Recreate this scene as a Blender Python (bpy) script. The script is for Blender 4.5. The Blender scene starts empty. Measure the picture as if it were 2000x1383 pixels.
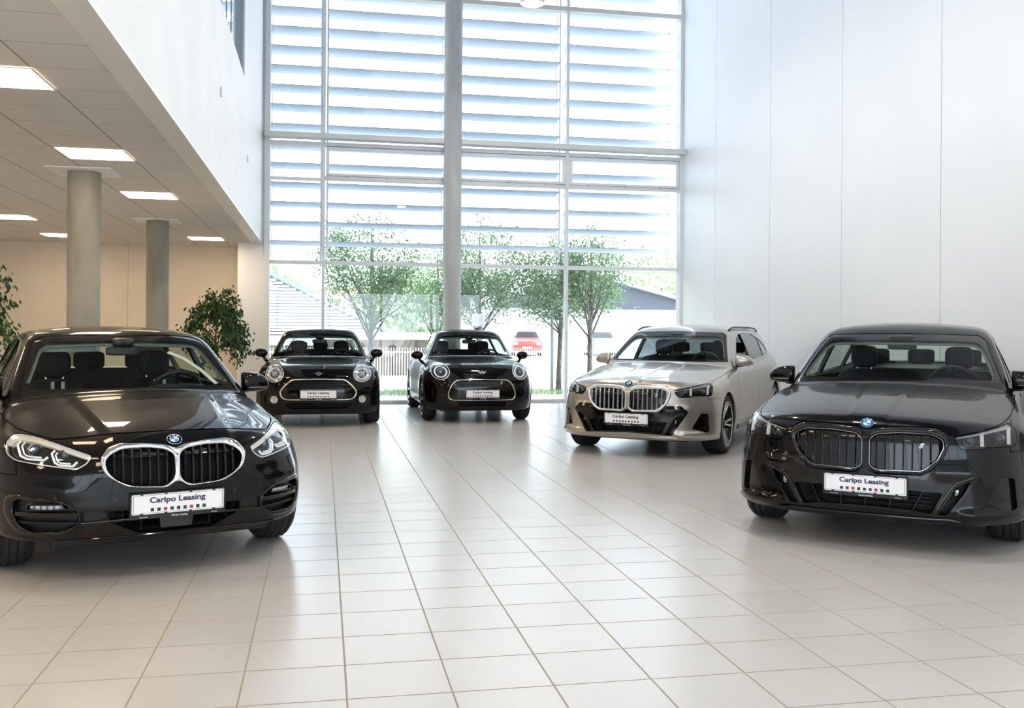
import bpy, bmesh, math, random
import numpy as np
from mathutils import Vector, Matrix, Euler
PI = math.pi
random.seed(7)
sc = bpy.context.scene
sc.view_settings.view_transform = 'Standard'; sc.view_settings.look = 'None'
sc.view_settings.gamma = 1.0; sc.view_settings.use_curve_mapping = False
sc.view_settings.exposure = 0.4
sc.cycles.use_denoising = True
sc.cycles.max_bounces = 12; sc.cycles.diffuse_bounces = 5; sc.cycles.glossy_bounces = 6; sc.cycles.transmission_bounces = 12; sc.cycles.transparent_max_bounces = 24
sc.cycles.caustics_reflective = False; sc.cycles.caustics_refractive = False
sc.cycles.sample_clamp_indirect = 6.0; sc.cycles.blur_glossy = 0.5

# camera: level, 33.7 mm on a 36 mm wide frame, horizon a little above the middle (x right along the glass wall, y towards it, z up)
CAM_YAW, CAM_ROLL, CAM_H = -0.194892, -0.00701, 1.43
cd = bpy.data.cameras.new('camera'); cam = bpy.data.objects.new('camera', cd); sc.collection.objects.link(cam)
cd.sensor_width = 36.0; cd.lens = 1872.17/2000*36.0; cd.shift_y = -(691.5-643.86)/2000; cd.clip_start = 0.05; cd.clip_end = 500
_R = Matrix.Rotation(CAM_YAW, 3, 'Z') @ Matrix.Rotation(CAM_ROLL, 3, 'Y')
_m = Matrix((_R.col[0], _R.col[2], -_R.col[1])).transposed().to_4x4(); _m.translation = (0, 0, CAM_H)
cam.matrix_world = _m
sc.camera = cam

# daylight
W = bpy.data.worlds.new('world'); sc.world = W; W.use_nodes = True
_n = W.node_tree.nodes; _l = W.node_tree.links; _n.clear()
_o = _n.new('ShaderNodeOutputWorld'); _b = _n.new('ShaderNodeBackground'); _l.new(_b.outputs[0], _o.inputs[0])
_b.inputs[0].default_value = (0.80, 0.90, 1.0, 1); _b.inputs[1].default_value = 5.0
_s = bpy.data.lights.new('sun', 'SUN'); _s.energy = 6.0; _s.angle = 0.02; _s.color = (1.0, 0.95, 0.86)
sun = bpy.data.objects.new('sun', _s); sc.collection.objects.link(sun)
sun.rotation_euler = Vector((-.50, .16, -.85)).to_track_quat('-Z', 'Y').to_euler()
# ---------------------------------------------------------------- surface maths (numpy)
def pchip(xs, ys):
    """smooth monotone curve through the points, flat beyond the ends"""
    xs = np.asarray(xs, float); ys = np.asarray(ys, float)
    h = np.diff(xs); d = np.diff(ys) / h
    m = np.zeros_like(ys)
    for i in range(1, len(xs) - 1):
        if d[i-1] * d[i] > 0:
            w1 = 2*h[i] + h[i-1]; w2 = h[i] + 2*h[i-1]
            m[i] = (w1 + w2) / (w1/d[i-1] + w2/d[i])
    m[0] = d[0]; m[-1] = d[-1]
    def f(x):
        x = np.asarray(x, float)
        i = np.clip(np.searchsorted(xs, x) - 1, 0, len(h) - 1)
        t = (x - xs[i]) / h[i]
        t0 = np.clip(t, 0, 1)
        a = ys[i]*(1+2*t0)*(1-t0)**2 + h[i]*m[i]*t0*(1-t0)**2 + ys[i+1]*t0*t0*(3-2*t0) + h[i]*m[i+1]*t0*t0*(t0-1)
        return a + np.where(x < xs[0], (x-xs[0])*m[0], 0) + np.where(x > xs[-1], (x-xs[-1])*m[-1], 0)
    return f

def smax(a, b, k):
    h = np.maximum(k - np.abs(a - b), 0) / k
    return np.maximum(a, b) + h*h*k*0.25
def smin(a, b, k):
    return -smax(-a, -b, k)
def sstep(a, b, x):
    t = np.clip((x - a) / (b - a), 0, 1)
    return t*t*(3 - 2*t)
def gauss(x, c, w):
    return np.exp(-((x - c) / w)**2)

def poly_sdf(px, py, poly):
    """signed distance to a closed polygon, negative inside"""
    P = np.asarray(poly, float); n = len(P)
    d = np.full(px.shape, 1e9); s = np.ones(px.shape)
    for i in range(n):
        ax, ay = P[i]; bx, by = P[i-1]
        ex, ey = bx-ax, by-ay
        wx, wy = px-ax, py-ay
        t = np.clip((wx*ex + wy*ey) / (ex*ex + ey*ey + 1e-18), 0, 1)
        d = np.minimum(d, (wx-ex*t)**2 + (wy-ey*t)**2)
        c1 = py >= ay; c2 = py < by; c3 = ex*wy > ey*wx
        s = np.where((c1 & c2 & c3) | (~c1 & ~c2 & ~c3), -s, s)
    return s * np.sqrt(d)

def rounded(poly, r, n=5):
    """the same polygon with rounded corners; r one radius or one per corner"""
    P = [np.array(p, float) for p in poly]; N = len(P); out = []
    for i in range(N):
        rr = r[i] if hasattr(r, '__len__') else r
        p, a, b = P[i], P[i-1], P[(i+1) % N]
        la, lb = np.linalg.norm(a-p), np.linalg.norm(b-p)
        if rr <= 0 or la < 1e-9 or lb < 1e-9: out.append(tuple(p)); continue
        t = min(rr, la*0.48, lb*0.48)
        p0 = p + (a-p)/la*t; p1 = p + (b-p)/lb*t
        for k in range(n+1):
            u = k/n
            out.append(tuple((1-u)**2*p0 + 2*u*(1-u)*p + u*u*p1))
    return out

def resample(poly, step, closed=True):
    P = np.asarray(list(poly) + ([poly[0]] if closed else []), float); out = []
    for a, b in zip(P[:-1], P[1:]):
        n = max(1, int(math.ceil(np.linalg.norm(b-a)/step)))
        for k in range(n): out.append(a + (b-a)*k/n)
    if not closed: out.append(P[-1])
    return np.array(out)

def surface_nets(f, lo, hi, h):
    n = [int(math.ceil((hi[i]-lo[i])/h)) + 1 for i in range(3)]
    ax = [lo[i] + h*np.arange(n[i]) for i in range(3)]
    G = f(ax[0][:, None, None] + np.zeros((1, n[1], n[2])), ax[1][None, :, None] + np.zeros((n[0], 1, n[2])), ax[2][None, None, :] + np.zeros((n[0], n[1], 1)))
    S = G < 0
    cnt = np.zeros([k-1 for k in n], int)
    acc = np.zeros([k-1 for k in n] + [3]); m = np.zeros([k-1 for k in n])
    sl = lambda a, o: a[o[0]:o[0]+n[0]-1, o[1]:o[1]+n[1]-1, o[2]:o[2]+n[2]-1]
    for axis in range(3):
        o1 = [(a, b) for a in (0, 1) for b in (0, 1)]
        for a, b in o1:
            p = [0, 0, 0]; oth = [i for i in range(3) if i != axis]
            p[oth[0]] = a; p[oth[1]] = b
            q = list(p); q[axis] = 1
            g0, g1 = sl(G, p), sl(G, q)
            c = (g0 < 0) != (g1 < 0)
            t = np.where(c, g0/np.where(c, g0-g1, 1), 0)
            for d in range(3):
                acc[..., d] += np.where(c, p[d] if d != axis else t, 0)
            m += c
    act = m > 0
    idx = np.full(act.shape, -1); idx[act] = np.arange(act.sum())
    ijk = np.argwhere(act)
    V = (ijk + acc[act]/m[act][:, None])*h + np.array(lo)
    Q = []
    for axis in range(3):
        u, v = [(1, 2), (2, 0), (0, 1)][axis]
        a = [slice(1, -1)]*3; a[axis] = slice(0, -1)
        b = list(a); b[axis] = slice(1, None)
        c = S[tuple(a)] != S[tuple(b)]
        e = np.argwhere(c) + np.array([0 if i == axis else 1 for i in range(3)])
        if not len(e): continue
        inside = S[tuple(e.T)]
        du = np.zeros(3, int); du[u] = 1; dv = np.zeros(3, int); dv[v] = 1
        q = np.stack([idx[tuple((e-du-dv).T)], idx[tuple((e-dv).T)], idx[tuple(e.T)], idx[tuple((e-du).T)]], 1)
        q[~inside] = q[~inside][:, ::-1]
        Q.append(q)
    Q = np.concatenate(Q); Q = Q[(Q >= 0).all(1)]
    return V, Q

def grad(f, P, e=1.5e-3):
    g = np.zeros_like(P)
    for i in range(3):
        d = np.zeros(3); d[i] = e
        g[:, i] = (f(*(P+d).T) - f(*(P-d).T))/(2*e)
    return g
def to_surface(f, P, it=4):
    for _ in range(it):
        g = grad(f, P); v = f(*P.T); n2 = (g*g).sum(1) + 1e-9
        st = g*(v/n2)[:, None]
        L = np.linalg.norm(st, axis=1)
        st *= np.minimum(1, 0.03/np.maximum(L, 1e-9))[:, None]
        P = P - st
    return P
def subdivide_quads(V, Q):
    E = np.sort(np.stack([Q, np.roll(Q, -1, 1)], 2).reshape(-1, 2), 1)
    U, inv = np.unique(E, axis=0, return_inverse=True); inv = inv.reshape(-1)
    mid = (V[U[:, 0]] + V[U[:, 1]])/2; cen = V[Q].mean(1)
    nV = np.concatenate([V, mid, cen]); e = inv.reshape(-1, 4) + len(V); c = np.arange(len(Q)) + len(V) + len(U)
    nQ = np.concatenate([np.stack([Q[:, i], e[:, i], c, e[:, i-1]], 1) for i in range(4)])
    return nV, nQ

class Skin:
    """a triangulated piece of a body surface with its true normals"""
    def __init__(s, V, T, N): s.V, s.T, s.N = V, T, N
    def clip(s, phi, both=False):
        """keep phi < 0 (phi one value per vertex); both=True also gives the rest"""
        phi = np.where(np.abs(phi) < 1e-6, 1e-6, phi)
        def half(ph):
            ins = ph < 0; T = s.T; c = ins[T].sum(1)
            full = T[c == 3]; new_T = [full]; parts = []
            for want in (1, 2):
                t = T[c == want]
                if not len(t): continue
                odd = ins[t] if want == 1 else ~ins[t]
                k = odd.argmax(1); r = np.arange(len(t))
                a, b, d = t[r, k], t[r, (k+1) % 3], t[r, (k+2) % 3]
                parts.append((want, a, b, d))
            if not parts: 
                V, N = s.V, s.N
            else:
                E = np.concatenate([np.concatenate([np.stack([a, b], 1), np.stack([a, d], 1)]) for _, a, b, d in parts])
                Es = np.sort(E, 1); U, inv = np.unique(Es, axis=0, return_inverse=True); inv = inv.reshape(-1)
                t = ph[U[:, 0]]/(ph[U[:, 0]]-ph[U[:, 1]])
                V = np.concatenate([s.V, s.V[U[:, 0]] + (s.V[U[:, 1]]-s.V[U[:, 0]])*t[:, None]])
                N = np.concatenate([s.N, s.N[U[:, 0]] + (s.N[U[:, 1]]-s.N[U[:, 0]])*t[:, None]])
                N /= np.linalg.norm(N, axis=1)[:, None] + 1e-12
                inv = inv + len(s.V); p = 0
                for want, a, b, d in parts:
                    n = len(a); ab = inv[p:p+n]; ad = inv[p+n:p+2*n]; p += 2*n
                    if want == 1: new_T.append(np.stack([a, ab, ad], 1))
                    else: new_T += [np.stack([ab, b, d], 1), np.stack([ab, d, ad], 1)]
            T2 = np.concatenate(new_T)
            used = np.unique(T2); m = np.full(len(V), -1); m[used] = np.arange(len(used))
            return Skin(V[used], m[T2], N[used])
        return (half(phi), half(-phi)) if both else half(phi)
    def moved(s, d):
        return Skin(s.V + s.N*(np.asarray(d).reshape(-1, 1) if np.ndim(d) else d), s.T, s.N)
    def shifted(s, v): return Skin(s.V + np.array(v, float), s.T, s.N)
    def boundary(s):
        E = np.concatenate([s.T[:, [0, 1]], s.T[:, [1, 2]], s.T[:, [2, 0]]])
        Es = np.sort(E, 1); U, inv, c = np.unique(Es, axis=0, return_inverse=True, return_counts=True)
        return E[c[inv.reshape(-1)] == 1]

# ---------------------------------------------------------------- blender side
C = bpy.context.scene.collection
def link(o, parent=None):
    C.objects.link(o)
    if parent is not None: o.parent = parent
    return o
def set_mat(me, mat): me.materials.append(mat)
def mesh_np(name, V, F, mat=None, smooth=True, N=None, matidx=None):
    """mesh from numpy vertices and a list of face arrays of equal width"""
    me = bpy.data.meshes.new(name)
    Fs = F if isinstance(F, list) else [F]
    Fs = [np.asarray(f, int) for f in Fs if len(f)]
    loops = np.concatenate([f.reshape(-1) for f in Fs]); sizes = np.concatenate([np.full(len(f), f.shape[1]) for f in Fs])
    me.vertices.add(len(V)); me.vertices.foreach_set('co', np.asarray(V, np.float32).reshape(-1))
    me.loops.add(len(loops)); me.loops.foreach_set('vertex_index', loops.astype(np.int32))
    me.polygons.add(len(sizes)); st = np.concatenate([[0], np.cumsum(sizes)[:-1]])
    me.polygons.foreach_set('loop_start', st.astype(np.int32)); me.polygons.foreach_set('loop_total', sizes.astype(np.int32))
    me.polygons.foreach_set('use_smooth', np.full(len(sizes), bool(smooth)))
    if matidx is not None: me.polygons.foreach_set('material_index', np.asarray(matidx, np.int32))
    me.update(); me.validate()
    if N is not None and smooth: me.normals_split_custom_set_from_vertices(np.asarray(N, np.float32).tolist())
    for m in (mat if isinstance(mat, (list, tuple)) else [mat]):
        if m: me.materials.append(m)
    return me
def obj_np(name, V, F, mat, parent=None, smooth=True, N=None):
    return link(bpy.data.objects.new(name, mesh_np(name, V, F, mat, smooth, N)), parent)
def skin_obj(name, sk, mat, parent, flange=0.0, extra=None):
    """object from a Skin; its open edges are turned inwards by `flange` metres (extra: (V,F) list joined in, flat)"""
    V, T, N = sk.V, sk.T, sk.N
    if len(T) == 0: return None
    F = [T]
    if flange:
        B = sk.boundary(); a, b = B[:, 0], B[:, 1]
        fn = np.cross(V[b]-V[a], N[a]); fn /= np.linalg.norm(fn, axis=1)[:, None] + 1e-12
        n0 = len(V); k = len(B)
        q = np.stack([V[a], V[b], V[b]-N[b]*flange, V[a]-N[a]*flange], 1).reshape(-1, 3)
        V = np.concatenate([V, q]); N = np.concatenate([N, np.repeat(fn, 4, 0)])
        i = n0 + 4*np.arange(k)
        F.append(np.stack([i+1, i, i+3, i+2], 1))
    return obj_np(name, V, F, mat, parent, True, N)

class MB:
    """collects simple shapes and links them as one mesh object"""
    def __init__(s): s.v = []; s.f = []
    def add(s, vs, fs):
        b = len(s.v); s.v += [tuple(v) for v in vs]; s.f += [tuple(i+b for i in f) for f in fs]; return s
    def box(s, lo, hi):
        x0, y0, z0 = lo; x1, y1, z1 = hi
        return s.add([(x0,y0,z0),(x1,y0,z0),(x1,y1,z0),(x0,y1,z0),(x0,y0,z1),(x1,y0,z1),(x1,y1,z1),(x0,y1,z1)],
                     [(0,3,2,1),(4,5,6,7),(0,1,5,4),(1,2,6,5),(2,3,7,6),(3,0,4,7)])
    def bar(s, a, b, w, h, up=(0, 0, 1)):
        a = Vector(a); b = Vector(b); d = (b-a).normalized(); x = d.cross(Vector(up))
        if x.length < 1e-6: x = d.cross(Vector((1, 0, 0)))
        x.normalize(); y = x.cross(d)
        vs = []
        for p in (a, b):
            for sx, sy in ((-1,-1),(1,-1),(1,1),(-1,1)): vs.append(p + x*sx*w/2 + y*sy*h/2)
        return s.add(vs, [(0,1,2,3),(7,6,5,4),(0,4,5,1),(1,5,6,2),(2,6,7,3),(3,7,4,0)])
    def tube(s, pts, r, n=10, closed=False, caps=True):
        pts = [Vector(p) for p in pts]; rs = r if hasattr(r, '__len__') else [r]*len(pts)
        N = len(pts); rings = []; prev = None
        for i, p in enumerate(pts):
            if closed: d = pts[(i+1) % N]-pts[i-1]
            else: d = pts[min(i+1, N-1)]-pts[max(i-1, 0)]
            d.normalize()
            if prev is None:
                u = d.cross(Vector((0, 0, 1)))
                if u.length < 1e-3: u = d.cross(Vector((1, 0, 0)))
            else: u = prev - d*prev.dot(d)
            u.normalize(); prev = u; w = d.cross(u)
            rings.append([p + (u*math.cos(2*PI*k/n) + w*math.sin(2*PI*k/n))*rs[i] for k in range(n)])
        vs = [v for r_ in rings for v in r_]; fs = []
        for i in range(N if closed else N-1):
            j = (i+1) % N
            for k in range(n): fs.append((i*n+k, i*n+(k+1) % n, j*n+(k+1) % n, j*n+k))
        if not closed and caps: fs += [tuple(reversed(range(n))), tuple(range((N-1)*n, N*n))]
        return s.add(vs, fs)
    def lathe(s, prof, c=(0, 0, 0), n=32, axis='z', close=False):
        """prof: (radius, height) pairs"""
        vs = []; fs = []; m = len(prof)
        for k in range(n):
            a = 2*PI*k/n
            for r, h in prof:
                q = (r*math.cos(a), r*math.sin(a), h)
                if axis == 'x': q = (q[2], q[0], q[1])
                if axis == 'y': q = (q[0], q[2], q[1])
                vs.append((c[0]+q[0], c[1]+q[1], c[2]+q[2]))
        flip = axis == 'y'
        for k in range(n):
            j = (k+1) % n
            for i in range(m if close else m-1):
                i2 = (i+1) % m
                q = (k*m+i, j*m+i, j*m+i2, k*m+i2)
                fs.append(tuple(reversed(q)) if flip else q)
        return s.add(vs, fs)
    def prism(s, poly, fn0, fn1):
        """closed polygon mapped by fn0 (back) and fn1 (front) to 3D"""
        n = len(poly); a = [fn0(p) for p in poly]; b = [fn1(p) for p in poly]
        return s.add(a+b, [tuple(reversed(range(n))), tuple(range(n, 2*n))] + [(i, (i+1) % n, n+(i+1) % n, n+i) for i in range(n)])
    def build(s, name, mat, parent=None, smooth=False, bevel=0, seg=2, auto=None, subsurf=0):
        me = bpy.data.meshes.new(name); me.from_pydata(s.v, [], s.f); me.update()
        bm = bmesh.new(); bm.from_mesh(me); bmesh.ops.recalc_face_normals(bm, faces=bm.faces)
        if bevel:
            ed = [e for e in bm.edges if len(e.link_faces) == 2 and e.calc_face_angle(0) > 0.5]
            bmesh.ops.bevel(bm, geom=ed, offset=bevel, segments=seg, profile=0.5, affect='EDGES', clamp_overlap=True)
        if auto is not None:
            for e in bm.edges:
                if len(e.link_faces) == 2 and e.calc_face_angle(0) > math.radians(auto): e.smooth = False
            smooth = True
        bm.to_mesh(me); bm.free()
        if smooth: me.polygons.foreach_set('use_smooth', [True]*len(me.polygons))
        if mat:
            for m in (mat if isinstance(mat, (list, tuple)) else [mat]): me.materials.append(m)
        o = link(bpy.data.objects.new(name, me), parent)
        if subsurf:
            md = o.modifiers.new('sub', 'SUBSURF'); md.levels = md.render_levels = subsurf
        return o
def blob(name, mat, parent, c, size, e=0.35, rot=None, n=(20, 14), taper=None):
    """rounded box (superellipsoid) as one mesh; e small = boxy"""
    vs = []; fs = []; nu, nv = n
    sg = lambda v, p: math.copysign(abs(v)**p, v)
    for j in range(nv+1):
        ph = -PI/2 + PI*j/nv
        for i in range(nu):
            th = 2*PI*i/nu
            x = sg(math.cos(ph), e)*sg(math.cos(th), e); y = sg(math.cos(ph), e)*sg(math.sin(th), e); z = sg(math.sin(ph), e)
            k = 1 if taper is None else 1 + taper*z
            vs.append(Vector((x*k*size[0]/2, y*size[1]/2, z*size[2]/2)))
    for j in range(nv):
        for i in range(nu): fs.append((j*nu+i, j*nu+(i+1) % nu, (j+1)*nu+(i+1) % nu, (j+1)*nu+i))
    if rot is not None:
        R = Euler(rot).to_matrix(); vs = [R @ v for v in vs]
    vs = [v + Vector(c) for v in vs]
    return MB().add(vs, fs).build(name, mat, parent, smooth=True)
def tag(o, label=None, cat=None, group=None, kind=None):
    if label: o['label'] = label
    if cat: o['category'] = cat
    if group: o['group'] = group
    if kind: o['kind'] = kind
    return o
def empty(name, loc=(0, 0, 0), rz=0.0, parent=None):
    o = bpy.data.objects.new(name, None); o.location = loc; o.rotation_euler = (0, 0, rz); o.empty_display_size = 0.1
    return link(o, parent)
def children(o): return [c for c in bpy.data.objects if c.parent == o]
def copy_tree(o, parent=None):
    c = o.copy(); C.objects.link(c); c.parent = parent
    for ch in list(children(o)): copy_tree(ch, c)
    return c
# ---------------------------------------------------------------- materials
def bsdf(m): return m.node_tree.nodes['Principled BSDF']
def mat(name, col, rough=0.5, metal=0.0, coat=0.0, spec=0.5, emit=None, estr=0.0, trans=0.0, ior=1.45, alpha=1.0, coat_rough=0.03):
    m = bpy.data.materials.new(name); m.use_nodes = True; b = bsdf(m); I = b.inputs
    I['Base Color'].default_value = (*col, 1); I['Roughness'].default_value = rough; I['Metallic'].default_value = metal
    I['Coat Weight'].default_value = coat; I['Coat Roughness'].default_value = coat_rough; I['Specular IOR Level'].default_value = spec
    I['Transmission Weight'].default_value = trans; I['IOR'].default_value = ior; I['Alpha'].default_value = alpha
    if emit: I['Emission Color'].default_value = (*emit, 1); I['Emission Strength'].default_value = estr
    return m
def noise_mix(m, c1, c2, scale=20, detail=4, lo=.35, hi=.65, bump=0.0, coords='Object', stretch=None, rough=None):
    nt = m.node_tree; b = bsdf(m); tc = nt.nodes.new('ShaderNodeTexCoord'); n = nt.nodes.new('ShaderNodeTexNoise')
    n.inputs['Scale'].default_value = scale; n.inputs['Detail'].default_value = detail
    src = tc.outputs[coords]
    if stretch:
        mp = nt.nodes.new('ShaderNodeMapping'); mp.inputs['Scale'].default_value = stretch; nt.links.new(src, mp.inputs[0]); src = mp.outputs[0]
    nt.links.new(src, n.inputs['Vector'])
    r = nt.nodes.new('ShaderNodeValToRGB'); r.color_ramp.elements[0].position = lo; r.color_ramp.elements[1].position = hi
    r.color_ramp.elements[0].color = (*c1, 1); r.color_ramp.elements[1].color = (*c2, 1)
    nt.links.new(n.outputs[0], r.inputs[0]); nt.links.new(r.outputs[0], b.inputs['Base Color'])
    if bump:
        bp = nt.nodes.new('ShaderNodeBump'); bp.inputs['Strength'].default_value = bump; bp.inputs['Distance'].default_value = .01
        nt.links.new(n.outputs[0], bp.inputs['Height']); nt.links.new(bp.outputs[0], b.inputs['Normal'])
    return m
def glass_mat(name, tint, refl=0.04, rough=0.0):
    """thin pane: lets light straight through with a tint, with a mirror-like sheen by angle"""
    m = bpy.data.materials.new(name); m.use_nodes = True; nt = m.node_tree; nt.nodes.clear()
    o = nt.nodes.new('ShaderNodeOutputMaterial'); mx = nt.nodes.new('ShaderNodeMixShader'); t = nt.nodes.new('ShaderNodeBsdfTransparent'); g = nt.nodes.new('ShaderNodeBsdfGlossy')
    t.inputs[0].default_value = (*tint, 1); g.inputs['Roughness'].default_value = rough
    ge = nt.nodes.new('ShaderNodeNewGeometry'); dt = nt.nodes.new('ShaderNodeVectorMath'); dt.operation = 'DOT_PRODUCT'; nt.links.new(ge.outputs['Normal'], dt.inputs[0]); nt.links.new(ge.outputs['Incoming'], dt.inputs[1])
    def mth(op, a, b=None, clamp=False):
        n = nt.nodes.new('ShaderNodeMath'); n.operation = op; n.use_clamp = clamp
        for k, v in enumerate((a, b)):
            if v is None: continue
            if isinstance(v, (int, float)): n.inputs[k].default_value = v
            else: nt.links.new(v, n.inputs[k])
        return n.outputs[0]
    c = mth('SUBTRACT', 1.0, mth('ABSOLUTE', dt.outputs['Value']), True)
    fac = mth('MULTIPLY', mth('ADD', .04, mth('MULTIPLY', .96, mth('POWER', c, 5.0))), refl/.04, True)
    nt.links.new(fac, mx.inputs[0])
    nt.links.new(t.outputs[0], mx.inputs[1]); nt.links.new(g.outputs[0], mx.inputs[2]); nt.links.new(mx.outputs[0], o.inputs[0])
    return m
M = {}
M['black_paint'] = mat('black_paint', (.0025, .0025, .003), .3, 0, .62, .03)
M['black_paint'].node_tree.nodes['Principled BSDF'].inputs['Coat IOR'].default_value = 1.5
M['silver_paint'] = mat('silver_paint', (.47, .43, .385), .30, .82, 1.0)
M['gloss_black'] = mat('gloss_black', (.003, .003, .003), .12, 0, .4, .3)
M['satin_black'] = mat('satin_black', (.012, .012, .013), .35)
M['matt_black'] = mat('matt_black', (.012, .012, .013), .65)
M['cavity'] = mat('cavity', (.006, .006, .007), .7)
M['chrome'] = mat('chrome', (.86, .86, .87), .08, 1.0)
M['satin_chrome'] = mat('satin_chrome', (.74, .74, .75), .28, .9)
M['dark_chrome'] = mat('dark_chrome', (.26, .26, .27), .15, 1.0)
M['gold_chrome'] = mat('gold_chrome', (.80, .72, .62), .12, 1.0)
M['rubber'] = noise_mix(mat('rubber', (.018, .018, .019), .75), (.014, .014, .015), (.028, .028, .029), 60, 3, bump=.2)
M['alloy'] = mat('alloy', (.55, .55, .56), .3, 1.0)
M['alloy_dark'] = mat('alloy_dark', (.03, .03, .032), .25, .3, .6)
M['windscreen'] = glass_mat('windscreen', (.80, .87, .84), .022)
M['tinted'] = glass_mat('tinted', (.22, .25, .26), .06)
M['sideglass'] = glass_mat('sideglass', (.74, .83, .79), .03)
M['lens'] = glass_mat('lens', (.93, .95, .96), .06)
M['smoke_lens'] = glass_mat('smoke_lens', (.66, .66, .66), .05)
M['drl'] = mat('drl', (.75, .77, .80), .25, emit=(.9, .95, 1), estr=.2)
M['lamp_silver'] = mat('lamp_silver', (.78, .78, .79), .28, .35)
M['lamp_warm'] = mat('lamp_warm', (.80, .76, .72), .35, .0, .5)
M['bulb'] = mat('bulb', (.06, .08, .11), .05, .3, 1.0, spec=1.0)
M['bulb_pale'] = mat('bulb_pale', (.62, .66, .70), .08, .0, 1.0)
M['headliner'] = noise_mix(mat('headliner', (.55, .58, .54), .9), (.53, .56, .52), (.60, .63, .59), 200, 2)
M['pillar_cloth'] = mat('pillar_cloth', (.20, .22, .20), .9)
M['seat_cloth'] = noise_mix(mat('seat_cloth', (.016, .018, .022), .85), (.013, .015, .018), (.022, .025, .030), 180, 3)
M['seat_navy'] = noise_mix(mat('seat_navy', (.016, .018, .035), .8), (.013, .015, .030), (.022, .025, .045), 180, 3)
M['seat_grey'] = noise_mix(mat('seat_grey', (.10, .11, .12), .85), (.08, .09, .10), (.13, .14, .15), 180, 3)
M['dash'] = noise_mix(mat('dash', (.014, .015, .017), .6), (.012, .013, .014), (.018, .019, .021), 300, 2)
M['visor'] = mat('visor', (.42, .44, .41), .8)
M['plate_white'] = mat('plate_white', (.90, .91, .93), .3, 0, .3)
M['plate_ink'] = mat('plate_ink', (.035, .035, .085), .4)
M['plate_edge'] = mat('plate_edge', (.05, .04, .16), .4)
M['plate_grey'] = mat('plate_grey', (.03, .035, .045), .4)
M['plate_pink'] = mat('plate_pink', (.50, .02, .14), .4)
M['badge_blue'] = mat('badge_blue', (.02, .24, .70), .5, 0, 0, .2)
M['badge_white'] = mat('badge_white', (.75, .75, .75), .5, 0, 0, .2)
M['yellow'] = mat('yellow', (.75, .70, .05), .4)
M['white_mark'] = mat('white_mark', (.75, .75, .75), .5)
M['red_lamp'] = mat('red_lamp', (.5, .02, .02), .2, 0, 1.0)
M['paper'] = mat('paper', (.72, .72, .68), .7)
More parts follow.
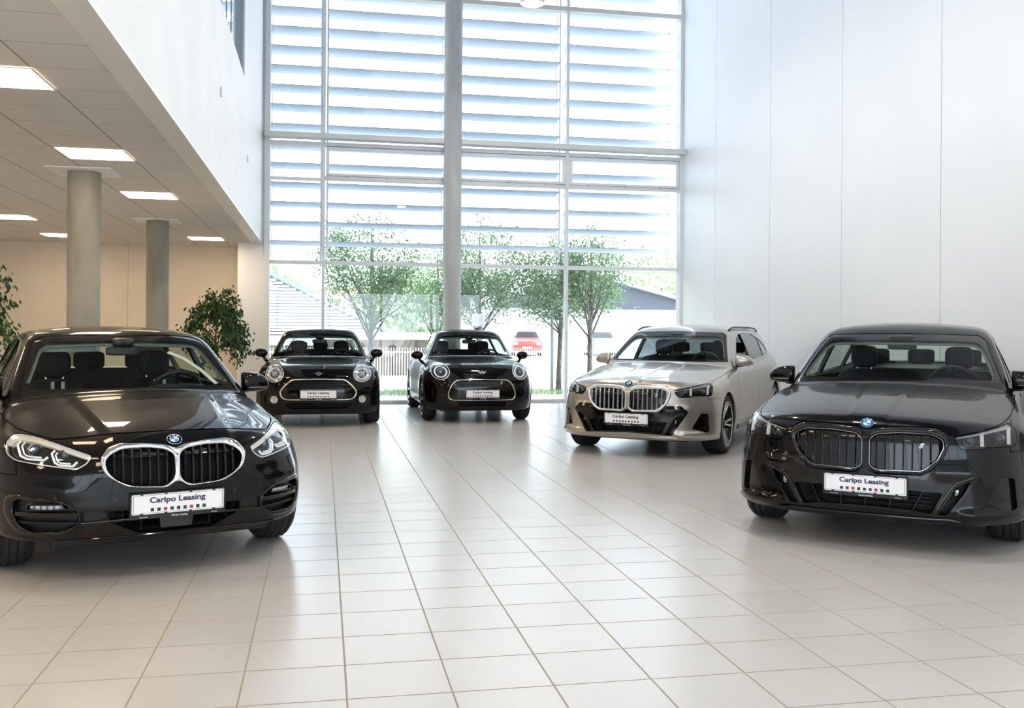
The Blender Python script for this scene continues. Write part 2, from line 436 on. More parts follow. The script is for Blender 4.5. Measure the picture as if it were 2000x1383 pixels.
# ---------------------------------------------------------------- the showroom: x -1.12 .. 7.14, glass wall at y 18.5; low-ceilinged bay to its left
XB, XR, YW, ZL, ZH, YB, XL = -1.124, 7.143, 18.5, 3.015, 10.4, -7.0, -9.0
def struct(o): o['kind'] = 'structure'; return o
def node(nt, t, **kw):
    n = nt.nodes.new(t)
    for k, v in kw.items(): setattr(n, k, v)
    return n
def math_(nt, op, a, b=None):
    n = nt.nodes.new('ShaderNodeMath'); n.operation = op
    for i, v in enumerate((a, b)):
        if v is None: continue
        if isinstance(v, (int, float)): n.inputs[i].default_value = v
        else: nt.links.new(v, n.inputs[i])
    return n.outputs[0]
def grid_mat(name, tile, line, sx, sy, ox, oy, w, rough, var=.03, bump=.15, spec=.5, line2=None):
    """square-cut tiles with joints, laid in object space"""
    m = mat(name, tile, rough, spec=spec); nt = m.node_tree; b = bsdf(m)
    tc = nt.nodes.new('ShaderNodeTexCoord'); sp = nt.nodes.new('ShaderNodeSeparateXYZ'); nt.links.new(tc.outputs['Object'], sp.inputs[0])
    us = []
    for k, (s, o) in enumerate(((sx, ox), (sy, oy))):
        us.append(math_(nt, 'DIVIDE', math_(nt, 'SUBTRACT', sp.outputs[k], o), s))
    ds = []; fl = []
    for u, s, ww in zip(us, (sx, sy), (w, line2 or w)):
        fr = math_(nt, 'SUBTRACT', u, math_(nt, 'ROUND', u)); ds.append(math_(nt, 'SUBTRACT', math_(nt, 'MULTIPLY', math_(nt, 'ABSOLUTE', fr), s), ww/2)); fl.append(math_(nt, 'FLOOR', u))
    d = math_(nt, 'MINIMUM', ds[0], ds[1]); mr = nt.nodes.new('ShaderNodeMapRange'); mr.inputs['From Min'].default_value = -.0006; mr.inputs['From Max'].default_value = .0012; nt.links.new(d, mr.inputs['Value'])
    cx = nt.nodes.new('ShaderNodeCombineXYZ'); nt.links.new(fl[0], cx.inputs[0]); nt.links.new(fl[1], cx.inputs[1])
    wn = nt.nodes.new('ShaderNodeTexWhiteNoise'); nt.links.new(cx.outputs[0], wn.inputs['Vector'])
    ns = nt.nodes.new('ShaderNodeTexNoise'); ns.inputs['Scale'].default_value = 9; ns.inputs['Detail'].default_value = 6; nt.links.new(tc.outputs['Object'], ns.inputs['Vector'])
    v = math_(nt, 'ADD', math_(nt, 'MULTIPLY', math_(nt, 'SUBTRACT', wn.outputs[0], .5), var), math_(nt, 'MULTIPLY', math_(nt, 'SUBTRACT', ns.outputs[0], .5), var*1.2))
    v = math_(nt, 'ADD', v, 1.0)
    vm = nt.nodes.new('ShaderNodeMix'); vm.data_type = 'RGBA'; vm.blend_type = 'MULTIPLY'; vm.inputs[0].default_value = 1; vm.inputs[6].default_value = (*tile, 1)
    cc = nt.nodes.new('ShaderNodeCombineXYZ'); [nt.links.new(v, cc.inputs[i]) for i in range(3)]; nt.links.new(cc.outputs[0], vm.inputs[7])
    mx = nt.nodes.new('ShaderNodeMix'); mx.data_type = 'RGBA'; mx.inputs[6].default_value = (*line, 1); nt.links.new(mr.outputs[0], mx.inputs[0]); nt.links.new(vm.outputs[2], mx.inputs[7])
    nt.links.new(mx.outputs[2], b.inputs['Base Color'])
    rr = nt.nodes.new('ShaderNodeMapRange'); rr.inputs['To Min'].default_value = .8; rr.inputs['To Max'].default_value = rough; nt.links.new(mr.outputs[0], rr.inputs['Value']); nt.links.new(rr.outputs[0], b.inputs['Roughness'])
    bp = nt.nodes.new('ShaderNodeBump'); bp.inputs['Strength'].default_value = bump; bp.inputs['Distance'].default_value = .002; nt.links.new(mr.outputs[0], bp.inputs['Height']); nt.links.new(bp.outputs[0], b.inputs['Normal'])
    return m
M['floor_tile'] = grid_mat('floor_tile', (.56, .545, .525), (.32, .275, .22), .4102, .3797, .1016, 3.7475, .0075, .24, .035, .2, .55)
M['ceiling_tile'] = grid_mat('ceiling_tile', (.66, .64, .61), (.30, .28, .25), .600, .5495, -1.765, 5.22, .012, .9, .03, .4, .2, line2=.006)
M['wall_white'] = noise_mix(mat('wall_white', (.84, .845, .85), .55, spec=.35), (.83, .835, .84), (.86, .865, .87), 1.5, 3)
M['ceiling_grey'] = mat('ceiling_grey', (.14, .145, .15), .8)
M['wall_warm'] = noise_mix(mat('wall_warm', (.68, .60, .50), .7), (.67, .59, .49), (.70, .62, .52), 2, 3)
M['panel_white'] = noise_mix(mat('panel_white', (.87, .88, .89), .45, spec=.35), (.86, .87, .88), (.89, .895, .90), .8, 3)
M['joint'] = mat('joint', (.45, .43, .38), .7)
M['alu'] = mat('alu', (.82, .84, .87), .45, 0)
M['alu_light'] = mat('alu_light', (.74, .74, .72), .4, .1)
M['alu_dark'] = mat('alu_dark', (.20, .23, .27), .4, .3)
M['pane'] = glass_mat('pane', (.93, .945, .955), .045)
M['concrete'] = noise_mix(mat('concrete', (.26, .245, .205), .7), (.185, .175, .145), (.34, .32, .27), 3.5, 9, .25, .75, bump=.25, stretch=(1, 1, .35))
M['concrete_lit'] = noise_mix(mat('concrete_lit', (.52, .53, .53), .7), (.44, .45, .45), (.60, .60, .59), 3.5, 9, .25, .75, bump=.25, stretch=(1, 1, .35))  # tall column's concrete, coloured lighter in place of the light it lacks
M['panel_light'] = mat('panel_light', (.9, .9, .9), .5, emit=(1.0, .78, .52), estr=18.0)
M['lamp_glow'] = mat('lamp_glow', (.9, .9, .9), .5, emit=(1.0, .93, .82), estr=14.0)
M['lamp_shade'] = mat('lamp_shade', (.85, .85, .85), .3, 0, .3)

struct(MB().box((XL-.3, YB-.3, -.15), (XR+.3, 19.6, 0)).build('floor', M['floor_tile']))
# right wall: tall white panels with open joints
r = struct(empty('wall_right')); MB().box((XR+.035, YB, 0), (XR+.25, YW+.1, ZH)).build('wall_backing', M['joint'], r)
ys = [YW+.1]+[16.74-2.207*k for k in range(11)]; ys = [y for y in ys if y > YB]+[YB]
for a, b in zip(ys[:-1], ys[1:]): MB().box((XR, b+.006, .0), (XR+.03, a-.006, ZH)).build('wall_panel', M['panel_white'], r)
ce = MB(); RL = [(-5.5, -1.8), (-.2, 3.5), (5.1, 8.8)]; RX0, RX1 = 1.6, 4.4
ce.box((XB-.16, YB, ZH), (RX0, YW+.2, ZH+.2)).box((RX1, YB, ZH), (XR+.3, YW+.2, ZH+.2))
for a, b in zip([YB]+[r_[1] for r_ in RL], [r_[0] for r_ in RL]+[YW+.2]): ce.box((RX0, a, ZH), (RX1, b, ZH+.2))
struct(ce.build('ceiling', M['ceiling_grey']))
om = bpy.data.materials.new('opal'); om.use_nodes = True; nt = om.node_tree; nt.nodes.clear(); o_ = nt.nodes.new('ShaderNodeOutputMaterial'); tr = nt.nodes.new('ShaderNodeBsdfTranslucent'); tr.inputs[0].default_value = (.42, .43, .44, 1); nt.links.new(tr.outputs[0], o_.inputs[0]); M['opal'] = om
for k, (a, b) in enumerate(RL):  # rooflights added to the unseen ceiling to bring in more daylight
    rl = struct(empty('window_%d' % (4+k))); MB().box((RX0, a, ZH+.20), (RX1, b, ZH+.21)).build('added_opal_pane', om, rl)
    for x in (RX0, (RX0+RX1)/2, RX1): MB().box((x-.03, a, ZH+.19), (x+.03, b, ZH+.24)).build('window_frame', M['alu'], rl)
# mezzanine edge: white upstand with the opening above it
b = MB().box((XB-.16, YB, ZL), (XB, YW+.1, 5.025)).box((XB-.16, 14.25, 5.025), (XB, YW+.1, ZH))
struct(b.build('wall_left', M['wall_white']))
struct(MB().box((XB-.175, YB, ZL-.012), (XB+.002, YW-.05, ZL+.012)).build('trim_1', M['alu_light']))
t = struct(empty('trim_2')); MB().box((XB-.17, 14.19, 5.02), (XB+.004, 14.255, ZH)).build('opening_jamb', M['alu_light'], t)
MB().box((XB-.13, 14.14, 5.02), (XB-.03, 14.19, ZH)).build('jamb_gasket', M['alu_dark'], t)
for k in range(14): MB().box((XB-.10, 13.75-.62*k-.008, 5.03), (XB-.08, 13.75-.62*k+.008, ZH)).build('opening_bar', M['alu_dark'], t)
# low bay
struct(MB().box((XL-.2, YB, ZL), (XB-.16, 19.6, ZL+.10)).build('ceiling_low', M['ceiling_tile']))
bw = struct(empty('wall_back'))
MB().box((XL-.2, 19.35, 0), (-3.655, 19.6, ZL)).build('wall_section', M['wall_warm'], bw); MB().box((-3.645, 19.35, 0), (XB-.4, 19.6, ZL)).build('wall_section', M['wall_warm'], bw)
MB().box((-3.66, 19.353, 0), (-3.64, 19.5, ZL)).build('wall_joint', M['joint'], bw)
struct(MB().box((-1.56, 18.46, 0), (-1.055, 19.6, ZL+.05)).build('wall_pier', M['wall_white']))
struct(MB().box((-1.56, 18.44, ZL+.05), (-1.055, 19.6, ZH)).build('wall_pier_upper', M['wall_white']))
struct(MB().box((XL-.3, YB, 0), (XL, 19.6, 6.0)).box((XL-.3, YB, 9.0), (XL, 19.6, ZH)).box((XL-.3, 11.5, 6.0), (XL, 19.6, 9.0)).build('wall_far_left', M['wall_white']))
w7 = struct(empty('window_7')); MB().box((XL-.15, YB, 6.0), (XL-.14, 11.5, 9.0)).build('pane', M['pane'], w7)  # unseen window, added to throw daylight on the right wall
for k in range(9): MB().box((XL-.2, YB+2.3*k-.03, 6.0), (XL-.08, YB+2.3*k+.03, 9.0)).build('mullion', M['alu'], w7)
struct(MB().box((XL, YB, 5.0-.6), (XB-.16, YW+.2, 5.0-.4)).build('floor_upper', M['wall_white']))
struct(MB().box((XL, YB, ZH), (XB-.16, YW+.2, ZH+.2)).build('ceiling_upper', M['wall_white']))
# wall behind the camera: glazed, as the bright floor in front of the lens shows
w = struct(empty('window_2'))
MB().box((XL, YB-.2, ZL+.5), (XR+.3, YB, ZH)).box((XL, YB-.2, 0), (XR+.3, YB, .15)).box((XL, YB-.2, ZL), (XR+.3, YB, ZL+.6)).build('window_frame', M['wall_white'], w)
for x in [XL+.1+2.3*k for k in range(8)]: MB().box((x-.05, YB-.15, 0), (x+.05, YB-.02, ZL)).build('mullion', M['alu'], w)
MB().box((XL-1, YB-7, ZL+.3), (XR+1, YB-.2, ZL+.5)).build('added_sun_canopy', M['wall_white'], w)  # unseen overhang added to keep the sun off the rear glazing
MB().box((XL, YB-.10, .15), (XR, YB-.09, ZL)).build('pane', M['pane'], w)

# glass wall
w = struct(empty('window_1'))
XM = [-1.0, 0.0, 2.37, 4.74, 7.09]
MB().box((XR-.06, YW-.10, 0), (XR+.05, YW+.10, ZH)).build('window_frame', M['alu'], w, bevel=.004)
MB().box((-1.085, YW-.10, 0), (-.985, YW+.10, ZH)).build('window_frame', M['alu'], w, bevel=.004)
for i, x in enumerate(XM[1:4]):
    o = MB().box((x-.028, YW-.07, .0), (x+.028, YW+.08, ZH)).build('mullion', M['alu'], w, bevel=.003)
MB().box((-1.0, YW-.12, 0), (XR-.05, YW+.10, .065)).build('window_sill', M['alu_light'], w, bevel=.005)
def transom(x0, x1, z0, z1, d=.06, m='alu'): MB().box((x0, YW-d, z0), (x1, YW+.07, z1)).build('transom', M[m], w, bevel=.004)
for a, b_ in zip(XM[:-1], XM[1:]):
    a1 = a+.028 if a > -1 else -.985; b1 = b_-.028 if b_ < 7 else XR-.06
    transom(a1, b1, 2.635, 2.705); transom(a1, b1, 7.745, 7.835, .10, 'alu_light'); transom(a1, b1, ZH-.5, ZH-.4)
    if a < -.5: transom(a1, b1, 4.22, 4.27)
    else: transom(a1, b1, 4.235, 4.30, .09, 'alu_light')
    transom(a1, b1, 4.86, 4.95, .06)
    gl = [(.065, 2.635), (2.705, 4.235), (4.95, 7.745), (7.835, ZH-.5), (4.27 if a < -.5 else 4.30, 4.86)]
    for z0, z1 in gl: MB().box((a1, YW+.010, z0), (b1, YW+.022, z1)).build('pane', M['pane'], w)
    if a > -.5:   # opening lights
        s_ = empty('vent_sash', (0, 0, 0), 0, w)
        for bx in ((a1+.01, 4.31, b1-.01, 4.365), (a1+.01, 4.795, b1-.01, 4.85), (a1+.01, 4.365, a1+.075, 4.795), (b1-.075, 4.365, b1-.01, 4.795)):
            MB().box((bx[0], YW-.075, bx[1]), (bx[2], YW-.02, bx[3])).build('sash_rail', M['alu'], s_, bevel=.006)
        MB().box((a1+.01, YW-.08, 4.862), (b1-.01, YW-.05, 4.872)).build('sash_shadow_gap', M['alu_dark'], s_)
        for k in range(3): MB().box((a1+.4+.75*k-.01, YW-.10, 4.293), (a1+.4+.75*k+.01, YW-.085, 4.315)).build('sash_catch', M['alu_dark'], s_)
        MB().tube([(a1+.02, YW-.095, 4.305), (b1-.02, YW-.095, 4.305)], .006, 6).build('opening_rod', M['alu_dark'], s_)
MB().box((-1.08, YW-.30, 4.975), (XR, YW-.05, 5.075)).build('window_ledge', M['alu_light'], w, bevel=.008)
# upper glass behind the opening
w3 = struct(empty('window_3'))
for k in range(6): MB().box((-1.65-1.3*k-.03, YW-.05, 4.4), (-1.65-1.3*k+.03, YW+.06, ZH)).build('mullion', M['alu'], w3)
MB().box((XL, YW+.0, 4.4), (-1.56, YW+.012, ZH)).build('pane', M['pane'], w3)
# sloping sun blades outside the glass, four bays and the bay upstairs
lm = bpy.data.materials.new('louvre'); lm.use_nodes = True; nt = lm.node_tree; nt.nodes.clear()
o_ = nt.nodes.new('ShaderNodeOutputMaterial'); mx = nt.nodes.new('ShaderNodeMixShader'); df = nt.nodes.new('ShaderNodeBsdfDiffuse'); tr = nt.nodes.new('ShaderNodeBsdfTranslucent')
df.inputs[0].default_value = (.70, .73, .76, 1); tr.inputs[0].default_value = (.60, .65, .70, 1); mx.inputs[0].default_value = .6
nt.links.new(df.outputs[0], mx.inputs[1]); nt.links.new(tr.outputs[0], mx.inputs[2]); nt.links.new(mx.outputs[0], o_.inputs[0]); M['louvre'] = lm
def louvres(x0, x1, z0, label, n=20):
    e = tag(empty('sun_louvre', (x0, YW+.35, z0)), label, 'sun louvre', 'sun louvres outside the glass wall')
    for k in range(n):
        z = z0+.374*k
        if z > ZH: break
        MB().add([(0, 0, z-z0), (x1-x0, 0, z-z0), (x1-x0, .42, z-z0-.055), (0, .42, z-z0-.055), (0, 0, z-z0+.012), (x1-x0, 0, z-z0+.012), (x1-x0, .42, z-z0-.043), (0, .42, z-z0-.043)],
                 [(0, 1, 2, 3), (7, 6, 5, 4), (0, 4, 5, 1), (1, 5, 6, 2), (2, 6, 7, 3), (3, 7, 4, 0)]).build('louvre_blade', lm, e)
    zt = ZH-z0
    for x in (.0, x1-x0): MB().box((x-.012, .0, -.30), (x+.012, .05, zt)).build('louvre_post', M['alu'], e)
    for x in (.02, x1-x0-.02): MB().box((x-.008, .20, -.30), (x+.008, .22, zt)).build('louvre_rod', M['alu'], e)
louvres(-1.0, -.04, 3.10, 'pale horizontal sun blades outside the narrowest pane, left end of the glass wall')
louvres(.06, 2.33, 3.10, 'pale horizontal sun blades outside, between the narrow pane and the tall column')
louvres(2.43, 4.68, 3.10, 'bank of pale horizontal sun blades outside the glass, just right of the round column')
louvres(4.82, 7.02, 3.10, 'bank of pale horizontal sun blades outside the glass, beside the tall white wall')
louvres(-4.4, -1.62, 5.72, 'bank of pale sun blades seen through the opening high in the left wall', 13)

# lights in the low ceiling
def ceiling_panel(x, y, label):
    e = tag(empty('ceiling_light', (x, y, ZL-.004)), label, 'ceiling light', 'square light panels in the low ceiling')
    MB().box((-.282, -.262, -.003), (.282, .262, .0)).build('diffuser', M['panel_light'], e)
    m = MB()
    for bx in ((-.295, -.275, .295, -.262), (-.295, .262, .295, .275), (-.295, -.262, -.282, .262), (.282, -.262, .295, .262)): m.box((bx[0], bx[1], -.006), (bx[2], bx[3], .0))
    m.build('frame', M['alu_light'], e)
PL = [(-2.05, 6.60, 'square ceiling light nearest the camera, cut by the left edge of the photo'), (-2.05, 9.37, 'square ceiling light just in front of the nearer concrete column'),
      (-2.05, 12.16, 'square ceiling light between the two concrete columns, near the white bulkhead'), (-2.05, 17.83, 'square ceiling light nearest the beige back wall, beside the white bulkhead'),
      (-4.45, 15.06, 'square ceiling light at the left edge, left of the nearer column'), (-4.45, 17.83, 'square ceiling light close to the back wall, hidden in part by the nearer column')]
for a in PL: ceiling_panel(*a)
for x, y in ((-2.05, 3.8), (-2.05, 1.05), (-2.05, -1.7), (-4.45, 12.3), (-4.45, 9.4), (-4.45, 6.6), (-4.45, 3.8), (-4.45, 1.0), (-6.85, 15.0), (-6.85, 9.4), (-6.85, 3.8)):
    ceiling_panel(x, y, 'square light panel of the low ceiling, outside the photo at the left')
# pendant lamps over the hall
def pendant(x, y, label):
    e = tag(empty('pendant_lamp', (x, y, 6.30)), label, 'pendant lamp', 'pendant lamps over the hall')
    MB().lathe([(.17, 0), (.185, .01), (.175, .10), (.11, .19), (.05, .23), (.0001, .235)], n=32).build('lamp_shade', M['lamp_shade'], e, smooth=True)
    MB().lathe([(.168, .006), (.12, -.012), (.0001, -.02)], n=32).build('lamp_diffuser', M['lamp_glow'], e, smooth=True)
    MB().tube([(0, 0, .23), (0, 0, ZH-6.30)], .006, 6).build('lamp_cord', M['alu'], e)
    l = bpy.data.lights.new('lamp', 'AREA'); l.shape = 'DISK'; l.size = .32; l.energy = 55; l.color = (1.0, .86, .68); lo = bpy.data.objects.new('lamp_light', l); lo.location = (0, 0, -.03); link(lo, e)
pendant(3.04, 14.0, 'white pendant lamp at the top edge of the photo, in front of the glass wall')
for x, y in ((3.04, 10.2), (3.04, 6.4), (3.04, 2.6), (3.04, -1.2)): pendant(x, y, 'white pendant lamp hanging above the frame of the photo')

# concrete columns
def column(x, y, z1, r, label, plate=True):
    o = MB().lathe([(.0001, 0), (r, 0), (r, z1), (.0001, z1)], (0, 0, 0), 48).build('concrete_column', M['concrete'] if plate else M['concrete_lit'], None, auto=40); o.location = (x, y, 0)
    tag(o, label, 'column', 'round concrete columns')
    if plate:
        p = MB().box((-.315, -.30, z1-.012), (.315, .30, z1)).build('column_collar', M['wall_white'], o, bevel=.003)
column(-2.396, 10.44, ZL, .158, 'thick round concrete column behind the black hatchback, the nearer of the two under the low ceiling')
column(-2.41, 14.97, ZL, .158, 'round concrete column under the low ceiling, the farther one beside the leafy plant')
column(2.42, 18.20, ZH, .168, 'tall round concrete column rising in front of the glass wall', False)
# small sockets on the white upstand
for y, z, lab in ((11.0, 4.03, 'small white wall box high on the upstand above the low ceiling'), (14.8, 3.95, 'tiny white wall box near the glass end of the upstand')):
    tag(MB().box((XB, y-.03, z-.05), (XB+.02, y+.03, z+.05)).build('wall_box', M['alu_light'], None, bevel=.004), lab, 'wall box')
# ---------------------------------------------------------------- car body shapes: x to the car's left, y (s) from nose to tail, z up
def car_field(P):
    hood = pchip(*zip(*P['hood'])); crown = pchip(*zip(*P['crown']))
    front = pchip(*zip(*P['front'])); rear = pchip(*zip(*P['rear']))
    plan = pchip(*zip(*P['plan'])); sec = pchip(*zip(*P['sec']))
    sweep = pchip(*zip(*P['sweep'])); Wd = P['W']; L = P['L']; n = P.get('sweep_n', 3.0)
    ws = pchip(*zip(*P['ws'])); bk = pchip(*zip(*P['back'])); gb = pchip(*zip(*P['gb'])); tum = pchip(*zip(*P['tumble']))
    roof = pchip(*zip(*P['roof']))
    wz = P['wheel_r']; extra = P.get('extra'); extra2 = P.get('extra2')
    kf, kt, kg = P.get('kf', .14), P.get('kt', .07), P.get('kg', .07)
    def f(x, s, z):
        ax = np.sqrt(x*x + 1e-6); r = ax/Wd
        w = plan(s) - sec(z)
        fl = P.get('flare', .02)
        for sw in (P['fw'], P['rw']): w = w + fl*gauss(s, sw, .42)*sstep(P['arch_r']+.30, P['arch_r']+.02, np.sqrt((s-sw)**2+(z-wz)**2))
        top = hood(s) - crown(s)*r**P.get('crown_n', 3.0)
        F = front(z) + sweep(z)*r**n
        Rr = rear(z) - P.get('rsweep', .35)*r**3
        if extra: w, top, F = extra(ax, s, z, w, top, F)
        a = smax(smax(ax-w, F-s, kf), s-Rr, .12)
        a = smax(a, z-top, kt)
        a = smax(a, P['zb']-z, .03)
        wsx = ws(z) + P['wsweep']*(ax/.65)**2.4
        g = smax(wsx-s, ax-(gb(s)-tum(z)), P.get('ka', .06))
        g = smax(g, s-(bk(z)-P.get('bsweep', .12)*(ax/.6)**2.4), .08)
        g = smax(g, z-(roof(s)-P.get('rcrown', .045)*(ax/.6)**2.2), kg)
        g = smax(g, (P['zb']+.3)-z, .02)
        o = smin(a, g, P.get('kc', .03))
        if extra2: o = extra2(ax, s, z, o)
        return o
    return f

F40 = dict(W=.90, L=4.32, fw=.84, rw=3.51, wheel_r=.325, tyre_w=.215, track=.785, arch_r=.355, zb=.235,
    hood=[(-.3,.70),(0,.745),(.10,.785),(.3,.845),(.6,.905),(.95,.965),(1.2,1.0),(2.0,1.0),(3.2,1.02),(3.9,1.04),(4.4,1.0)],
    crown=[(0,.13),(.4,.17),(.9,.155),(1.3,.11),(2.2,.06),(4.3,.06)], crown_n=2.8,
    front=[(.15,.10),(.22,.05),(.30,.02),(.45,.0),(.60,.0),(.68,.015),(.76,.06),(.9,.2)],
    rear=[(.2,4.20),(.4,4.31),(.7,4.30),(1.0,4.20)],
    plan=[(-.2,.84),(.4,.875),(.84,.885),(1.5,.885),(2.8,.89),(3.5,.895),(4.3,.80)],
    sec=[(.2,.03),(.35,-.005),(.55,-.005),(.70,.012),(.85,.05),(1.0,.10),(1.1,.15)],
    sweep=[(.2,.42),(.5,.46),(.75,.60),(.9,.64)], sweep_n=3.2,
    ws=[(.9,1.02),(1.0,1.17),(1.37,1.80),(1.5,2.05)], wsweep=.16,
    back=[(.9,4.22),(1.0,4.16),(1.30,3.72),(1.5,3.4)],
    gb=[(.8,.70),(1.3,.765),(2.2,.79),(3.2,.77),(4.1,.66)], tumble=[(.2,-.03),(.9,-.03),(1.0,0.01),(1.2,.105),(1.35,.18),(1.5,.27)],
    roof=[(1.5,1.36),(1.9,1.405),(2.4,1.434),(3.0,1.42),(3.8,1.345),(4.2,1.25)], flare=.018)

def _g60_extra(ax, s, z, w, top, F):
    e = .095+.035*s; top = top+.007*sstep(e+.05, e-.004, ax)*sstep(1.5, 1.2, s)
    F = F-.016*gauss(z, .545, .045)*sstep(.36, .46, ax)*sstep(.72, .62, ax)-.028*gauss(z, .268, .035)*sstep(.50, .64, ax)
    return w, top, F
def _f40_extra(ax, s, z, w, top, F):
    e = .300+.100*s; top = top+.013*sstep(e+.06, e-.006, ax)*sstep(1.3, 1.0, s)
    top = top+.012*gauss(ax, .62, .13)*sstep(.3, .7, s)*sstep(1.5, 1.2, s)
    F = F-.010*gauss(z, .52, .05)*sstep(.45, .6, ax)
    return w, top, F
F40['extra'] = _f40_extra
G60 = dict(W=.95, L=5.06, fw=.89, rw=3.885, wheel_r=.345, tyre_w=.245, track=.815, arch_r=.375, zb=.20,
    hood=[(-.3,.78),(0,.83),(.08,.855),(.3,.905),(.7,.965),(1.1,1.01),(1.4,1.035),(2.2,1.04),(3.5,1.06),(4.4,1.12),(4.9,1.13),(5.1,1.10)],
    crown=[(0,.13),(.4,.155),(.9,.14),(1.4,.10),(2.2,.08),(5.0,.08)], crown_n=3.0,
    front=[(.15,.10),(.22,.04),(.30,.0),(.45,.0),(.60,.01),(.72,.02),(.82,.05),(.95,.2)],
    rear=[(.2,4.95),(.4,5.04),(.7,5.05),(1.0,4.98)],
    plan=[(-.2,.90),(.4,.925),(.89,.94),(1.5,.935),(3.0,.94),(3.9,.945),(5.0,.86)],
    sec=[(.2,.015),(.35,-.008),(.55,-.003),(.72,.012),(.90,.05),(1.0,.10),(1.15,.18)],
    sweep=[(.2,.40),(.5,.43),(.75,.52),(.9,.55)], sweep_n=3.6,
    ws=[(.9,1.18),(1.04,1.37),(1.44,2.13),(1.55,2.4)], wsweep=.17,
    back=[(.9,4.75),(1.10,4.52),(1.42,3.80),(1.55,3.5)],
    gb=[(.9,.74),(1.5,.80),(2.4,.83),(3.5,.81),(4.5,.70)], tumble=[(.2,-.03),(.9,-.03),(1.04,0.01),(1.25,.095),(1.42,.18),(1.55,.26)],
    roof=[(1.7,1.43),(2.2,1.485),(2.7,1.515),(3.3,1.50),(3.9,1.43),(4.6,1.25)], flare=.018, extra=_g60_extra)
G61 = dict(G60)
G61.update(back=[(.9,5.02),(1.10,4.96),(1.44,4.62),(1.55,4.4)],
    roof=[(1.7,1.43),(2.2,1.485),(2.7,1.515),(3.5,1.515),(4.3,1.48),(4.8,1.43),(5.1,1.36)], gb=[(.9,.74),(1.5,.80),(2.4,.83),(3.7,.82),(4.9,.72)])

CLUB = dict(W=.90, L=4.25, fw=.79, rw=3.46, wheel_r=.32, tyre_w=.215, track=.785, arch_r=.355, zb=.19,
    hood=[(-.3,.72),(0,.80),(.12,.855),(.35,.905),(.7,.955),(1.0,.985),(1.5,.99),(2.5,1.0),(4.2,1.0)],
    crown=[(0,.07),(.4,.12),(.9,.12),(1.3,.08),(4.2,.05)], crown_n=3.5,
    front=[(.15,.12),(.22,.05),(.32,.01),(.5,.0),(.62,.01),(.72,.04),(.82,.11),(.95,.3)],
    rear=[(.2,4.14),(.4,4.25),(.8,4.25),(1.0,4.2)],
    plan=[(-.2,.83),(.3,.865),(.79,.885),(1.5,.875),(3.4,.89),(4.2,.80)],
    sec=[(.2,.03),(.35,.0),(.55,.0),(.70,.012),(.85,.04),(.95,.09),(1.1,.17)],
    sweep=[(.2,.40),(.5,.36),(.75,.42),(.95,.45)], sweep_n=3.4,
    ws=[(.9,1.0),(.98,1.08),(1.36,1.46),(1.5,1.62)], wsweep=.20,
    back=[(.9,4.2),(1.0,4.18),(1.35,4.02),(1.5,3.95)],
    gb=[(.8,.70),(1.2,.745),(2.2,.765),(3.2,.76),(4.1,.70)], tumble=[(.2,-.03),(.9,-.03),(1.0,.02),(1.2,.12),(1.36,.20),(1.5,.28)],
    roof=[(1.2,1.37),(1.5,1.41),(2.2,1.441),(3.0,1.43),(4.2,1.38)], flare=.02, kg=.09, ka=.09)
COOP = dict(CLUB)
COOP.update(W=.864, L=3.85, fw=.78, rw=3.275, track=.745, tyre_w=.205,
    rear=[(.2,3.74),(.4,3.85),(.8,3.84),(1.0,3.76)],
    plan=[(-.2,.80),(.3,.83),(.78,.85),(1.5,.835),(3.2,.855),(3.8,.76)],
    back=[(.9,3.78),(1.0,3.74),(1.35,3.50),(1.5,3.4)],
    gb=[(.8,.67),(1.2,.72),(2.0,.72),(3.0,.65),(3.7,.53)],
    roof=[(1.2,1.36),(1.5,1.40),(2.0,1.43),(2.8,1.425),(3.8,1.36)])
# ---------------------------------------------------------------- car building kit
def refine(sk, f, times=1):
    for _ in range(times):
        T = sk.T; E = np.sort(np.concatenate([T[:, [0, 1]], T[:, [1, 2]], T[:, [2, 0]]]), 1)
        U, inv = np.unique(E, axis=0, return_inverse=True); inv = inv.reshape(-1)
        n = len(T); V = np.concatenate([sk.V, (sk.V[U[:, 0]]+sk.V[U[:, 1]])/2])
        a, b, c = inv[:n]+len(sk.V), inv[n:2*n]+len(sk.V), inv[2*n:]+len(sk.V)
        sk = Skin(V, np.concatenate([np.stack([T[:, 0], a, c], 1), np.stack([a, T[:, 1], b], 1), np.stack([c, b, T[:, 2]], 1), np.stack([a, b, c], 1)]),
                  np.concatenate([sk.N, (sk.N[U[:, 0]]+sk.N[U[:, 1]])/2]))
    sk.N /= np.linalg.norm(sk.N, axis=1)[:, None]
    return sk
def mirror(poly): return [(-x, z) for x, z in poly]
def text_mesh(txt, size, bold=0.0):
    cu = bpy.data.curves.new('text', 'FONT'); cu.body = txt; cu.size = size; cu.align_x = 'CENTER'; cu.align_y = 'CENTER'; cu.offset = bold; cu.resolution_u = 4
    o = bpy.data.objects.new('text', cu); C.objects.link(o)
    dg = bpy.context.evaluated_depsgraph_get(); me = bpy.data.meshes.new_from_object(o.evaluated_get(dg))
    bpy.data.objects.remove(o); return me
def text_part(name, txt, size, mt, parent, fn, bold=0.0, width=None, xs=1.0):
    """lettering laid out on fn(x, z) -> 3D point"""
    me = text_mesh(txt, size, bold)
    if not len(me.vertices): return None
    w = max(v.co.x for v in me.vertices) - min(v.co.x for v in me.vertices); k = width/w if width else 1
    for v in me.vertices: v.co = fn(v.co.x*k, v.co.y*(k if width else 1)*xs)
    me.name = name; me.materials.clear(); me.materials.append(mt)
    return link(bpy.data.objects.new(name, me), parent)

